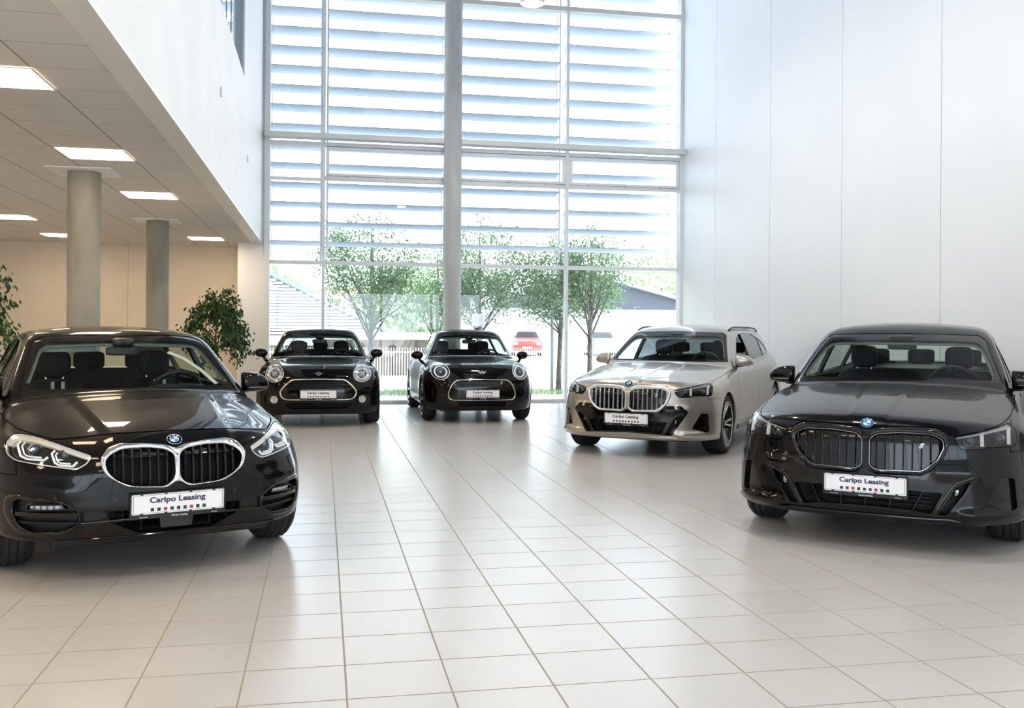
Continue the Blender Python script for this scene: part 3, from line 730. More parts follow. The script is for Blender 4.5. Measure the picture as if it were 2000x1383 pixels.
class Car:
    def __init__(s, P, tip, rz, paint, h, name='car'):
        s.P = P; s.f = car_field(P); s.paint = paint; s.root = empty(name, (tip[0], tip[1], 0), rz)
        lo = (-P['W']-.15, -.12, .05); hi = (P['W']+.15, P['L']+.12, 1.65)
        V, Q = surface_nets(s.f, lo, hi, h); V = to_surface(s.f, V, 4); V, Q = subdivide_quads(V, Q); V = to_surface(s.f, V, 2)
        N = grad(s.f, V); N /= np.linalg.norm(N, axis=1)[:, None]
        s.sk = Skin(V, np.concatenate([Q[:, [0, 1, 2]], Q[:, [0, 2, 3]]]), N)
    # fields over the remaining skin (or a given one)
    def ff(s, poly, smax_=1.2, sk=None):
        V = (sk or s.sk).V; return np.maximum(poly_sdf(V[:, 0], V[:, 2], poly), V[:, 1]-smax_)
    def fr(s, poly, smin_):
        V = s.sk.V; return np.maximum(poly_sdf(V[:, 0], V[:, 2], poly), smin_-V[:, 1])
    def fs(s, poly, sx):
        V = s.sk.V; return np.maximum(poly_sdf(V[:, 1], V[:, 2], poly), .3-sx*V[:, 0])
    def cut(s, phi, gap=0.0):
        a = s.sk.clip(phi + gap/2); s.sk = s.sk.clip(-phi + gap/2); return a
    def depth_at(s, pts, s1=2.5):
        """first body surface met when looking back from the front at (x, z) points"""
        pts = np.asarray(pts, float); n = len(pts); ss = np.linspace(-.15, s1, 260)
        g = s.f(np.repeat(pts[:, 0][:, None], len(ss), 1), np.repeat(ss[None], n, 0), np.repeat(pts[:, 1][:, None], len(ss), 1))
        k = np.maximum((g < 0).argmax(1), 1); a = ss[k-1].copy(); b = ss[k].copy()
        for _ in range(22):
            m = (a+b)/2; v = s.f(pts[:, 0], m, pts[:, 1]) < 0; b = np.where(v, m, b); a = np.where(v, a, m)
        return b
    def on_front(s, pts):
        pts = np.asarray(pts, float); y = s.depth_at(pts); P = np.stack([pts[:, 0], y, pts[:, 1]], 1)
        N = grad(s.f, P); N /= np.linalg.norm(N, axis=1)[:, None]; return P, N
    def on_side(s, pts, sx):
        """pts (s, z)"""
        pts = np.asarray(pts, float); n = len(pts); xx = np.linspace(s.P['W']+.12, .3, 200)
        g = s.f(np.repeat(xx[None], n, 0), np.repeat(pts[:, 0][:, None], 200, 1), np.repeat(pts[:, 1][:, None], 200, 1))
        k = np.maximum((g < 0).argmax(1), 1); a = xx[k-1].copy(); b = xx[k].copy()
        for _ in range(22):
            m = (a+b)/2; v = s.f(m, pts[:, 0], pts[:, 1]) < 0; b = np.where(v, m, b); a = np.where(v, a, m)
        P = np.stack([sx*b, pts[:, 0], pts[:, 1]], 1); N = grad(s.f, P); N /= np.linalg.norm(N, axis=1)[:, None]; return P, N
    def on_top(s, pts):
        pts = np.asarray(pts, float); n = len(pts); zz = np.linspace(1.7, .5, 240)
        g = s.f(np.repeat(pts[:, 0][:, None], 240, 1), np.repeat(pts[:, 1][:, None], 240, 1), np.repeat(zz[None], n, 0))
        k = np.maximum((g < 0).argmax(1), 1); a = zz[k-1].copy(); b = zz[k].copy()
        for _ in range(20):
            m = (a+b)/2; v = s.f(pts[:, 0], pts[:, 1], m) < 0; b = np.where(v, m, b); a = np.where(v, a, m)
        return b
    def sweep(s, name, P, N, prof, mt, parent, closed=True, out=1):
        """prof: closed list of (across, up) offsets carried along the points"""
        T = (np.roll(P, -1, 0)-np.roll(P, 1, 0)) if closed else np.gradient(P, axis=0)
        T /= np.linalg.norm(T, axis=1)[:, None]+1e-12; B = np.cross(N, T)*out; B /= np.linalg.norm(B, axis=1)[:, None]+1e-12
        n, m = len(P), len(prof); pr = np.array(prof)
        V = (P[:, None]+B[:, None]*pr[None, :, :1]+N[:, None]*pr[None, :, 1:]).reshape(-1, 3)
        k = np.arange(n if closed else n-1); j = (k+1) % n; F = []
        for i in range(m):
            i2 = (i+1) % m; F.append(np.stack([k*m+i, j*m+i, j*m+i2, k*m+i2], 1))
        F = np.concatenate(F)
        mb = MB(); mb.v = [tuple(v) for v in V]; mb.f = [tuple(q) for q in F]
        if not closed: mb.f += [tuple(range(m)), tuple(range((n-1)*m, n*m))]
        return mb.build(name, mt, parent, auto=40)
    def ring(s, name, poly, w, up, mt, parent, lower=0.0, step=.02, down=.004):
        """raised trim bead of width w that follows the outline of a front polygon"""
        P, N = s.on_front(resample(poly, step)); h = w/2
        prof = [(-h, -down), (-h, up*.6), (-h*.55, up), (h*.55, up), (h, up*.6), (h, -down)]
        return s.sweep(name, P, N, prof, mt, parent)
    def line(s, name, pts, w, up, mt, parent, step=.02, down=.004):
        P, N = s.on_front(resample(pts, step, False)); h = w/2
        return s.sweep(name, P, N, [(-h, -down), (-h, up*.6), (-h*.5, up), (h*.5, up), (h, up*.6), (h, -down)], mt, parent, closed=False)
    def side_ring(s, name, poly, w, up, mt, parent, sx, step=.03):
        P, N = s.on_side(resample(poly, step), sx); h = w/2
        return s.sweep(name, P, N, [(-h, -.004), (-h, up*.6), (-h*.5, up), (h*.5, up), (h, up*.6), (h, -.004)], mt, parent)
    def raised(s, name, outers, inners, hgt, wid, mt, parent, base=0.0, flange=.012, times=2, edge=None):
        """trim with a domed section between outline(s) and hole(s), in front view"""
        V0 = s.full
        o = np.min([poly_sdf(V0.V[:, 0], V0.V[:, 2], p) for p in outers], 0); o = np.maximum(o, V0.V[:, 1]-1.2)
        sk = refine(V0.clip(o-.03), s.f, times)
        o = np.min([poly_sdf(sk.V[:, 0], sk.V[:, 2], p) for p in outers], 0)
        sk = sk.clip(o); 
        if inners:
            i = -np.min([poly_sdf(sk.V[:, 0], sk.V[:, 2], p) for p in inners], 0); sk = sk.clip(i)
        o = -np.min([poly_sdf(sk.V[:, 0], sk.V[:, 2], p) for p in outers], 0)
        d = o if not inners else np.minimum(o, np.min([poly_sdf(sk.V[:, 0], sk.V[:, 2], p) for p in inners], 0))
        t = np.clip(d/wid, 0, 1); up = base+hgt*np.sqrt(np.clip(1-(1-t)**2, 0, 1))
        m2 = sk.moved(up); V, T = m2.V, m2.T
        B = sk.boundary(); a, b = B[:, 0], B[:, 1]; n0 = len(V); k = len(B)
        q = np.stack([V[a], V[b], sk.V[b]-sk.N[b]*flange, sk.V[a]-sk.N[a]*flange], 1).reshape(-1, 3); i = n0+4*np.arange(k)
        return obj_np(name, np.concatenate([V, q]), [T, np.stack([i+1, i, i+3, i+2], 1)], mt, parent)
    def pocket(s, name, poly, depth, mt, parent, gap=0.0, taper=0.0):
        """opens the skin along a front outline; returns the recessed bowl object"""
        pc = s.cut(s.ff(poly), gap)
        return s.bowl(name, pc, depth, mt, parent)
    def bowl(s, name, pc, depth, mt, parent, vec=None):
        vec = np.array((0, depth, 0) if vec is None else vec, float)
        B = pc.boundary(); a, b = B[:, 0], B[:, 1]; V = pc.V + vec; n0 = len(V); k = len(B)
        q = np.stack([pc.V[a], pc.V[b], pc.V[b]+vec, pc.V[a]+vec], 1).reshape(-1, 3); i = n0+4*np.arange(k)
        return obj_np(name, np.concatenate([V, q]), [pc.T, np.stack([i+1, i, i+3, i+2], 1)], mt, parent, smooth=False)
    def bars(s, name, xs, inner, w, dep, off, mt, parent, lean=0.0, zt=None, seg=8):
        """upright grille bars clipped to an outline; dep = depth of the bar, off = distance behind the skin"""
        for x in xs:
            xx = x; zz = np.linspace(.2, 1.0, 400); d = poly_sdf(np.full(400, xx), zz, inner) < 0
            if not d.any(): continue
            z0, z1 = zz[d].min(), zz[d].max()
            if z1-z0 < .02: continue
            z = np.linspace(z0, z1, seg); p = np.stack([np.full(seg, xx), z], 1); y = s.depth_at(p)+off
            if zt is not None: y = y + np.where(z > zt[0], 0, zt[1])
            mb = MB(); vs = []
            for k in range(seg):
                for a, b in ((-w/2, dep), (-w/2, w*.4), (0, 0), (w/2, w*.4), (w/2, dep)): vs.append((xx+a, y[k]+b, z[k]))
            fs = []
            for k in range(seg-1):
                for i in range(5): fs.append((k*5+i, k*5+(i+1) % 5, (k+1)*5+(i+1) % 5, (k+1)*5+i))
            mb.add(vs, fs); mb.build(name, mt, parent, auto=50)
    def stroke(s, name, pts, r, off, mt, parent, n=8, closed=False, step=.012):
        """tube that follows front-view points at a distance behind (off>0) the skin"""
        q = resample(pts, step, closed); y = s.depth_at(q)+off
        return MB().tube([(a[0], b, a[1]) for a, b in zip(q, y)], r, n, closed).build(name, mt, parent, smooth=True)
    def band(s, name, pts, w, thick, off, mt, parent, closed=False, step=.012):
        """flat ribbon along front-view points"""
        q = resample(pts, step, closed); y = s.depth_at(q)+off
        P = np.stack([q[:, 0], y, q[:, 1]], 1); N = np.tile([0, -1., 0], (len(P), 1))
        return s.sweep(name, P, N, [(-w/2, -thick), (-w/2, 0), (w/2, 0), (w/2, -thick)], mt, parent, closed=closed)
    def projector(s, c, r, off, parent, name='lamp_module', ring=None, bulb='bulb'):
        y = float(s.depth_at([c])[0])+off
        mb = MB().lathe([(r*1.25, .02), (r*1.25, 0), (r*1.1, -.008), (r, 0), (r, .02)], (c[0], y, c[1]), 28, 'y')
        o = mb.build(name, ring or M['lamp_silver'], parent, smooth=True)
        MB().lathe([(0.0001, -r*.55), (r*.35, -r*.5), (r*.7, -r*.3), (r*.97, r*.1)], (c[0], y, c[1]), 28, 'y').build('projector_lens', M[bulb], o, smooth=True)
        return o
    # ---- panels shared by every car
    def wheel(s, name, sx, sw, spokes, steer=0.0, style='double'):
        P = s.P; r = P['wheel_r']; w = P['tyre_w']; rr = P.get('rim_r', r-.082); e = empty(name, (sx*P['track'], sw, r), steer, s.root)
        h = w/2
        prof = [(rr-.01, -h+.012), (rr+.01, -h), (rr+.035, -h-.006), (r-.035, -h-.002), (r-.012, -h+.018), (r-.002, -h+.04)]
        gr = [-.30, -.10, .10, .30]
        for g in gr: c = g*w; prof += [(r, c-.006), (r-.008, c-.004), (r-.008, c+.004), (r, c+.006)]
        prof += [(r-.002, h-.04), (r-.012, h-.018), (r-.035, h+.002), (rr+.035, h+.006), (rr+.01, h), (rr-.01, h-.012)]
        mb = MB().lathe(prof, (0, 0, 0), 72, 'x', close=True)
        mb.build('tyre', M['rubber'], e, auto=35)
        o = sx*1.0
        mb = MB().lathe([(rr-.012, h*.93), (rr, h*.98), (rr+.008, h*.9), (rr-.004, h*.7), (rr-.03, h*.2), (rr-.035, -h*.8), (rr, -h*.9)], (0, 0, 0), 48, 'x')
        for i, v in enumerate(mb.v): mb.v[i] = (v[0]*o, v[1], v[2])
        rim = mb.build('rim', M['alloy_dark'], e, smooth=True)
        MB().tube([(o*h*.95, math.cos(2*PI*k/48)*(rr-.002), math.sin(2*PI*k/48)*(rr-.002)) for k in range(48)], .007, 8, True).build('rim_edge', M['alloy'], rim, smooth=True)
        hub = MB().lathe([(.0001, .03), (.03, .03), (.034, .02), (.075, .012), (.085, -.02), (.085, -.06)], (o*h*.45, 0, 0), 24, 'x')
        if o < 0:
            for i, v in enumerate(hub.v): hub.v[i] = (2*o*h*.45-v[0], v[1], v[2])
        hub.build('hub_cap', M['alloy_dark'], rim, smooth=True)
        for k in range(spokes):
            a = 2*PI*k/spokes
            for da in ((-.15, .15) if style == 'double' else (0,)):
                wd = .030 if style == 'double' else .045
                p0 = Vector((o*h*.50, math.cos(a+da*.5)*.06, math.sin(a+da*.5)*.06)); p1 = Vector((o*h*.62, math.cos(a+da)*rr*.6, math.sin(a+da)*rr*.6)); p2 = Vector((o*h*.84, math.cos(a+da*1.1)*(rr-.008), math.sin(a+da*1.1)*(rr-.008)))
                m2 = MB(); t = Vector((0, -math.sin(a), math.cos(a))); vs = []
                for p, ww in ((p0, wd), (p1, wd*.9), (p2, wd*1.25)):
                    for i, j in ((-1, 0), (-.75, 1), (.75, 1), (1, 0), (.8, -3), (-.8, -3)): vs.append(p+t*i*ww/2*1.0+Vector((o*.008*j, 0, 0)))
                m2.add(vs, [(q*6+i, q*6+(i+1) % 6, q*6+6+(i+1) % 6, q*6+6+i) for q in range(2) for i in range(6)]+[tuple(range(6)), tuple(range(12, 18))])
                m2.build('spoke', M['alloy'], rim, auto=40)
        MB().lathe([(.02, -.01), (.155, -.01), (.155, .01), (.02, .01)], (o*h*.05, 0, 0), 32, 'x', close=True).build('brake_disc', M['satin_chrome'], e, auto=30)
        MB().lathe([(.001, -h*.025), (rr-.04, -h*.025), (rr-.04, h*.025), (.001, h*.025)], (-o*h*.72, 0, 0), 32, 'x').build('wheel_back', M['cavity'], e)
        return e
    def mirror_housing(s, sx, at, size, style='angular', paint=None, tilt=0.0):
        """door mirror: shell, lower cap, stalk, glass; `at` is the centre of the shell"""
        w, d, h = size; c = Vector(at); pm = paint or s.paint
        n = 22; rings = []; vs = []; fs = []
        # lofted across: inner end -> outer end; section is a rounded D (flat at the back)
        secs = []
        if style == 'angular':
            tab = [(0, .50, .80, .05), (.03, .80, .92, .03), (.10, .96, 1.0, .0), (.35, 1.0, 1.0, -.01), (.62, .93, .92, -.03), (.82, .80, .74, -.07), (.94, .62, .50, -.12), (1.0, .35, .22, -.16)]
            pw = 2.7
        else:
            tab = [(0, .12, .12, 0), (.04, .45, .45, 0), (.15, .76, .78, 0), (.35, .97, .98, 0), (.55, 1.0, 1.0, 0), (.78, .84, .86, 0), (.93, .52, .55, 0), (1, .12, .12, 0)]; pw = 2.1
        for u, kd, kh, dz in tab:
            x = (u-.5)*w
            for i in range(n):
                a = 2*PI*i/n; ca, sa = math.cos(a), math.sin(a)
                y = math.copysign(abs(ca)**(2/pw), ca)*d/2*kd; z = math.copysign(abs(sa)**(2/pw), sa)*h/2*kh
                if y > 0: y *= .45
                vs.append((sx*x+c.x, c.y+y+abs(u)*.03, c.z+z+dz*h))
        m = len(tab)
        for j in range(m-1):
            for i in range(n): fs.append((j*n+i, j*n+(i+1) % n, (j+1)*n+(i+1) % n, (j+1)*n+i))
        fs += [tuple(range(n)), tuple(range((m-1)*n, m*n))]
        e = empty('door_mirror', (0, 0, 0), 0, s.root)
        sh = MB().add(vs, fs).build('mirror_shell', pm, e, smooth=True, subsurf=1)
        MB().box((c.x-w*.33, c.y+d*.20, c.z-h*.30), (c.x+w*.30, c.y+d*.255, c.z+h*.30)).build('mirror_glass', M['chrome'], e, bevel=.01)
        return e, c

    def side_window(s, name, poly, sx, mt, off=.004):
        pc = s.cut(s.fs(poly, sx), 0)
        return skin_obj(name, pc.moved(-off), mt, s.root)
    def underbody(s):
        P = s.P; y0, y1, r = P['fw'], P['rw'], P['arch_r']
        mb = MB()
        mb.box((-.62, .30, .17), (.62, P['L']-.35, .30)); o1 = mb.build('underbody', M['matt_black'], s.root, bevel=.02)
        MB().box((-.60, .42, .24), (.60, y0+.42, .62)).build('engine_block', M['cavity'], s.root)
        for sw in (y0, y1):
            for sx in (-1, 1):
                n = 20; vs = []; fs = []
                for x in (.56, s.P['W']-.075):
                    for k in range(n+1):
                        a = -0.25+(PI+.5)*k/n; vs.append((sx*x, sw+math.cos(a)*(r+.012), P['wheel_r']+math.sin(a)*(r+.012)))
                m = n+1; fs = [(k, k+1, m+k+1, m+k) for k in range(n)]+[tuple(range(m))]
                MB().add(vs, fs).build('wheel_arch_liner', M['matt_black'], s.root)
    def arches(s):
        P = s.P
        for sw in (P['fw'], P['rw']):
            V = s.sk.V; d = np.hypot(V[:, 1]-sw, V[:, 2]-P['wheel_r'])-P['arch_r']; s.sk = s.sk.clip(-np.maximum(d, .55-np.abs(V[:, 0])))
        s.full = s.sk
    def liners(s, z0, s0, grey=None):
        V = s.sk.V; a = s.sk.clip(z0-V[:, 2]); a = a.clip(s0-a.V[:, 1]); skin_obj('headliner', a.moved(-.028), grey or M['headliner'], s.root)
        b = s.sk.clip(V[:, 2]-z0); b = b.clip(s0-.15-b.V[:, 1]); b = b.clip(.45-b.V[:, 2]); b = b.clip(b.V[:, 1]-(s.P['L']-.5)); b = b.clip(.5-np.abs(b.V[:, 0]))
        skin_obj('door_lining', b.moved(-.05), M['dash'], s.root)
    def plate(s, z, y=None, name='number_plate', tilt=0.05, x0=0.0):
        """white plate in a black holder, with its lettering"""
        yy = (min(float(s.depth_at([(x0-.25, z)])[0]), float(s.depth_at([(x0, z)])[0])) if y is None else y) - .028
        e = empty(name, (x0, yy, z), 0, s.root); e.rotation_euler = (tilt, 0, 0)
        fw, fh = .262, .072
        fp = rounded([(-fw, -fh-.006), (fw, -fh-.006), (fw, fh-.006), (-fw, fh-.006)], .012)
        MB().prism(fp, lambda p: (p[0], .026, p[1]), lambda p: (p[0], 0, p[1])).build('plate_holder', M['satin_black'], e, auto=30)
        pw, ph = .2525, .056
        pl = MB().prism(rounded([(-pw, -ph), (pw, -ph), (pw, ph), (-pw, ph)], .011), lambda p: (p[0], .002, p[1]+.004), lambda p: (p[0], -.003, p[1]+.004)).build('plate', M['plate_white'], e, auto=30)
        bd = rounded([(-pw+.007, -ph+.006), (pw-.007, -ph+.006), (pw-.007, ph-.006), (-pw+.007, ph-.006)], .008); n = len(bd)
        vs = [(p[0], -.0036, p[1]+.004) for p in bd]+[(p[0]*.990, -.0036, p[1]*.965+.004) for p in bd]
        MB().add(vs, [(i, (i+1) % n, n+(i+1) % n, n+i) for i in range(n)]).build('plate_border', M['plate_edge'], pl)
        for cx in (-.20, -.07, .065, .195):
            for cz in (ph+.003, -ph+.005): MB().box((cx-.008, -.006, cz-.003), (cx+.008, .004, cz+.004)).build('holder_clip', M['satin_black'], e)
        text_part('plate_lettering', 'Caripo Leasing', .04, M['plate_ink'], pl, lambda x, t: Vector((-.006+x, -.0042, .024+t)), bold=.0013, width=.305, xs=.84)
        for k in range(9):
            cx = -.143+.0355*k; q = .0092
            MB().box((cx-q, -.0042, -.028-q), (cx+q, -.0030, -.028+q)).build('plate_square', M['plate_pink'] if k in (2, 6) else M['plate_grey'], pl)
        for tx, cx, wd in (('70 26 18 90', -.19, .045), ('Caripo Leasing', .005, .088), ('Horsens', .20, .034)):
            text_part('holder_lettering', tx, .01, M['white_mark'], e, lambda x, t, cx=cx: Vector((cx+x, -.0012, -.0685+t)), bold=.0002, width=wd)
        return e
    def roundel(s, c, r, ax, ring=None, n_out=.006):
        """round badge: outer bead, dark ring with three letters, quartered centre"""
        P, N = s.on_front([c]); P, N = Vector(P[0]), Vector(N[0]); X = Vector((1, 0, 0)); Z = N.cross(X)*-1; Z = X.cross(N)*-1
        if Z.z < 0: Z = -Z
        Z.normalize(); X = Z.cross(N)*-1
        if X.x < 0: X = -X
        fn = lambda x, z, u=0.0: P+X*x+Z*z+N*(n_out+u)
        e = empty('badge', (0, 0, 0), 0, s.root); n = 40
        circ = [(math.cos(2*PI*k/n), math.sin(2*PI*k/n)) for k in range(n)]
        MB().prism([(a*r, b*r) for a, b in circ], lambda p: fn(p[0], p[1], -.006), lambda p: fn(p[0], p[1])).build('badge_disc', M['gloss_black'], e, auto=30)
        MB().tube([fn(a*r, b*r) for a, b in circ], r*.055, 6, True).build('badge_rim', ring or M['chrome'], e, smooth=True)
        MB().tube([fn(a*r*.60, b*r*.60) for a, b in circ], r*.035, 6, True).build('badge_inner_rim', M['chrome'], e, smooth=True)
        for q in range(4):
            pts = [(0, 0)]+[(math.cos(PI/2*q+PI/2*k/10)*r*.58, math.sin(PI/2*q+PI/2*k/10)*r*.58) for k in range(11)]
            MB().add([fn(a, b, .0012) for a, b in pts], [tuple(range(len(pts)))]).build('badge_quarter', M['badge_blue'] if q in (1, 3) else M['badge_white'], e)
        for ch, a in (('B', 2.25), ('M', PI/2), ('W', .89)):
            cx, cz = math.cos(a)*r*.80, math.sin(a)*r*.80; t = a-PI/2
            text_part('badge_letter', ch, r*.42, M['badge_white'], e, lambda x, z, cx=cx, cz=cz, t=t: fn(cx+x*math.cos(t)-z*math.sin(t), cz+x*math.sin(t)+z*math.cos(t), .0012), bold=.0004)
        return e
    def seat(s, x, y, z, mt, w=.50, high=None, rest=True, name='seat', stripes=False, posts=True, top=1.20):
        """front seat: cushion, backrest, headrest on two posts"""
        e = empty(name, (x, y, z), 0, s.root)
        bh = (top-.27)-z
        blob('seat_cushion', mt, e, (0, .0, .0), (w, .52, .18), .45)
        blob('seat_backrest', mt, e, (0, .34, bh/2), (w, .17, bh+.08), .5, (-.30, 0, 0), taper=-.12)
        yb = .34+.15*bh/.6+.05
        blob('headrest', mt, e, (0, yb, top-.125-z), (.235, .12, .20), .55, (-.15, 0, 0))
        for dx in (-.06, .06): MB().tube([(dx, yb-.03, top-.29-z), (dx, yb, top-.16-z)], .008, 8).build('headrest_post', M['chrome'], e, smooth=True)
        if stripes:
            for dx in (-.035, .035): MB().box((dx-.012, .28, top-.315-z), (dx+.012, .286, top-.25-z)).build('seat_stripe', M['white_mark'], e)
        return e
    def steering(s, x, y, z, r=.185, tilt=-1.15):
        e = empty('steering_wheel', (x, y, z), 0, s.root); e.rotation_euler = (tilt, 0, 0)
        MB().tube([(math.cos(2*PI*k/32)*r, math.sin(2*PI*k/32)*r, 0) for k in range(32)], .016, 10, True).build('wheel_rim', M['satin_black'], e, smooth=True)
        blob('wheel_centre', M['dash'], e, (0, 0, .02), (.17, .13, .05), .5)
        for a in (0, PI, -PI/2): MB().bar((math.cos(a)*.07, math.sin(a)*.05, .01), (math.cos(a)*r, math.sin(a)*r, 0), .03, .012).build('wheel_spoke', M['satin_black'], e)
        return e
    def rear_mirror(s, x, y, z, w=.23, h=.065):
        e = empty('interior_mirror', (x, y, z), 0, s.root)
        blob('mirror_case', M['satin_black'], e, (0, 0, 0), (w, .035, h), .35)
        MB().tube([(0, 0, h*.3), (0, -.06, h*.3+.06)], .012, 8).build('mirror_arm', M['satin_black'], e, smooth=True)
        return e
# ---------------------------------------------------------------- the five cars
def both(p): return p + [(-x, z) for x, z in reversed(p) if abs(x) > 1e-6]
def strip_sides(poly): return poly
def windows(c, ws_out, ws_vis, dlo, cuts, rear, cowl, side_mat, rear_mat, rear_s, pillar='gloss_black', ring=None, open_front=None):
    """windscreen with its dark band, side panes between pillars, tailgate window"""
    P = c.P
    V = c.sk.V; fld = np.maximum(c.ff(both(ws_out), 2.6), cowl+P['wsweep']*(np.abs(V[:, 0])/.65)**2.4-.01-V[:, 1]); fld = np.maximum(fld, (c.sk.N[:, 1]+.12)*.2)
    pc = c.cut(fld)
    vis = poly_sdf(pc.V[:, 0], pc.V[:, 2], rounded(both(ws_vis), .04))
    skin_obj('windscreen', pc.clip(vis).moved(-.004), M['windscreen'], c.root)
    tr_ = pc.clip(np.maximum(-vis-.006, 1.08-pc.V[:, 2])); skin_obj('pillar_trim', tr_.moved(-.03), M['pillar_cloth'], c.root, .012)
    skin_obj('windscreen_band', pc.clip(-vis).moved(-.004), M['gloss_black'], c.root, .004)
    for sx in (1, -1):
        pc = c.cut(c.fs(dlo, sx)); rest = pc
        bands = sorted(cuts); edges = [-9]+[b for b in bands]+[99]
        for i in range(len(edges)-1):
            a = edges[i]; b = edges[i+1]
            xa = (a[0], a[1], a[2]) if isinstance(a, tuple) else None
            sk = rest; s_, z_ = sk.V[:, 1], sk.V[:, 2]
            phi = -np.ones(len(s_))
            if xa: phi = np.maximum(phi, (xa[0]+xa[2]/2+(z_-1.2)*xa[1])-s_)
            if isinstance(b, tuple): phi = np.maximum(phi, s_-(b[0]-b[2]/2+(z_-1.2)*b[1]))
            pane = sk.clip(phi)
            if len(pane.T) and not (open_front == sx and i == 0): skin_obj('side_window', pane.moved(-.006), side_mat if i == 0 else rear_mat, c.root)
            if isinstance(b, tuple):
                phi = np.maximum(s_-(b[0]+b[2]/2+(z_-1.2)*b[1]), (b[0]-b[2]/2+(z_-1.2)*b[1])-s_)
                skin_obj('door_pillar', sk.clip(phi), M[pillar], c.root, .03)
        if ring: c.side_ring('window_trim', dlo, .014, .005, M[ring], c.root, sx)
    pc = c.cut(c.fr(both(rear), rear_s)); skin_obj('rear_window', pc.moved(-.004), rear_mat, c.root)
def hood_and_panels(c, low, cowl, doors, bumper_z, gap=.005):
    """bonnet, doors, bumper; what is left is the body shell"""
    low = [(0, low[0][1])]+low if low[0][0] > 0 else low
    poly = both([(0, 1.35)]+[(low[-1][0], 1.35)]+low[::-1]) if False else [(-x, z) for x, z in low[::-1]]+[(x, z) for x, z in low[1:]]+[(low[-1][0], 1.4), (-low[-1][0], 1.4)]
    V = c.sk.V; fld = np.maximum(poly_sdf(V[:, 0], V[:, 2], poly), V[:, 1]-(cowl-.015+c.P['wsweep']*(np.abs(V[:, 0])/.65)**2.4))
    fld = np.maximum(fld, .6-V[:, 2]); hood = c.cut(fld, gap); skin_obj('bonnet', hood, c.paint, c.root, .02)
    for sx in (1, -1):
        for d in doors: skin_obj('door', c.cut(c.fs(d, sx), gap), c.paint, c.root, .02)
    V = c.sk.V; fld = np.maximum(np.minimum(V[:, 2]-bumper_z, np.abs(V[:, 0])-c.P['W']*.88), V[:, 1]-(c.P['fw']-.27)); skin_obj('front_bumper', c.cut(fld, gap*.7), c.paint, c.root, .02)
    skin_obj('body_shell', c.sk, c.paint, c.root, .02)
def cabin(c, seats, rears, dash_s, dash_z, wheel, mirror, belt, rear_end):
    P = c.P
    MB().add([(-.66, dash_s-.10, dash_z-.06), (.66, dash_s-.10, dash_z-.06), (.66, dash_s+.42, dash_z), (-.66, dash_s+.42, dash_z),
              (-.66, dash_s, .45), (.66, dash_s, .45), (.66, dash_s+.40, .45), (-.66, dash_s+.40, .45)], [(0,1,2,3),(4,7,6,5),(0,4,5,1),(1,5,6,2),(2,6,7,3),(3,7,4,0)]).build('dashboard', M['dash'], c.root, bevel=.03, seg=3)
    blob('instrument_hood', M['dash'], c.root, (wheel[0], dash_s+.36, dash_z+.01), (.42, .28, .10), .6)
    for (x, y, mt, kw) in seats: c.seat(x, y, .52, M[mt], **kw)
    # rear bench
    e = empty('rear_bench', (0, rears[0], .5), 0, c.root)
    blob('bench_cushion', M['seat_cloth'], e, (0, 0, 0), (1.25, .5, .2), .3)
    blob('bench_backrest', M['seat_cloth'], e, (0, .30, .26), (1.25, .16, .62), .3, (-.25, 0, 0))
    for x in rears[1]: blob('headrest', M['seat_cloth'], e, (x, .42, rears[2]-.5), (.25, .09, .15), .4)
    c.steering(*wheel); c.rear_mirror(*mirror)
    MB().box((-.62, P['fw']+.45, .30), (.62, rear_end, .34)).build('cabin_floor', M['dash'], c.root)

def put_wheels(c, spokes=5, style='double', steer=0):
    P = c.P
    for sw in (P['fw'], P['rw']):
        for sx in (1, -1): c.wheel('wheel', sx, sw, spokes, steer if sw == P['fw'] else 0, style)

POSE = {}
def pose_tip(P, mid, rz_deg):
    rz = math.radians(rz_deg); return (mid[0]+math.sin(rz)*P['fw'], mid[1]-math.cos(rz)*P['fw']), rz

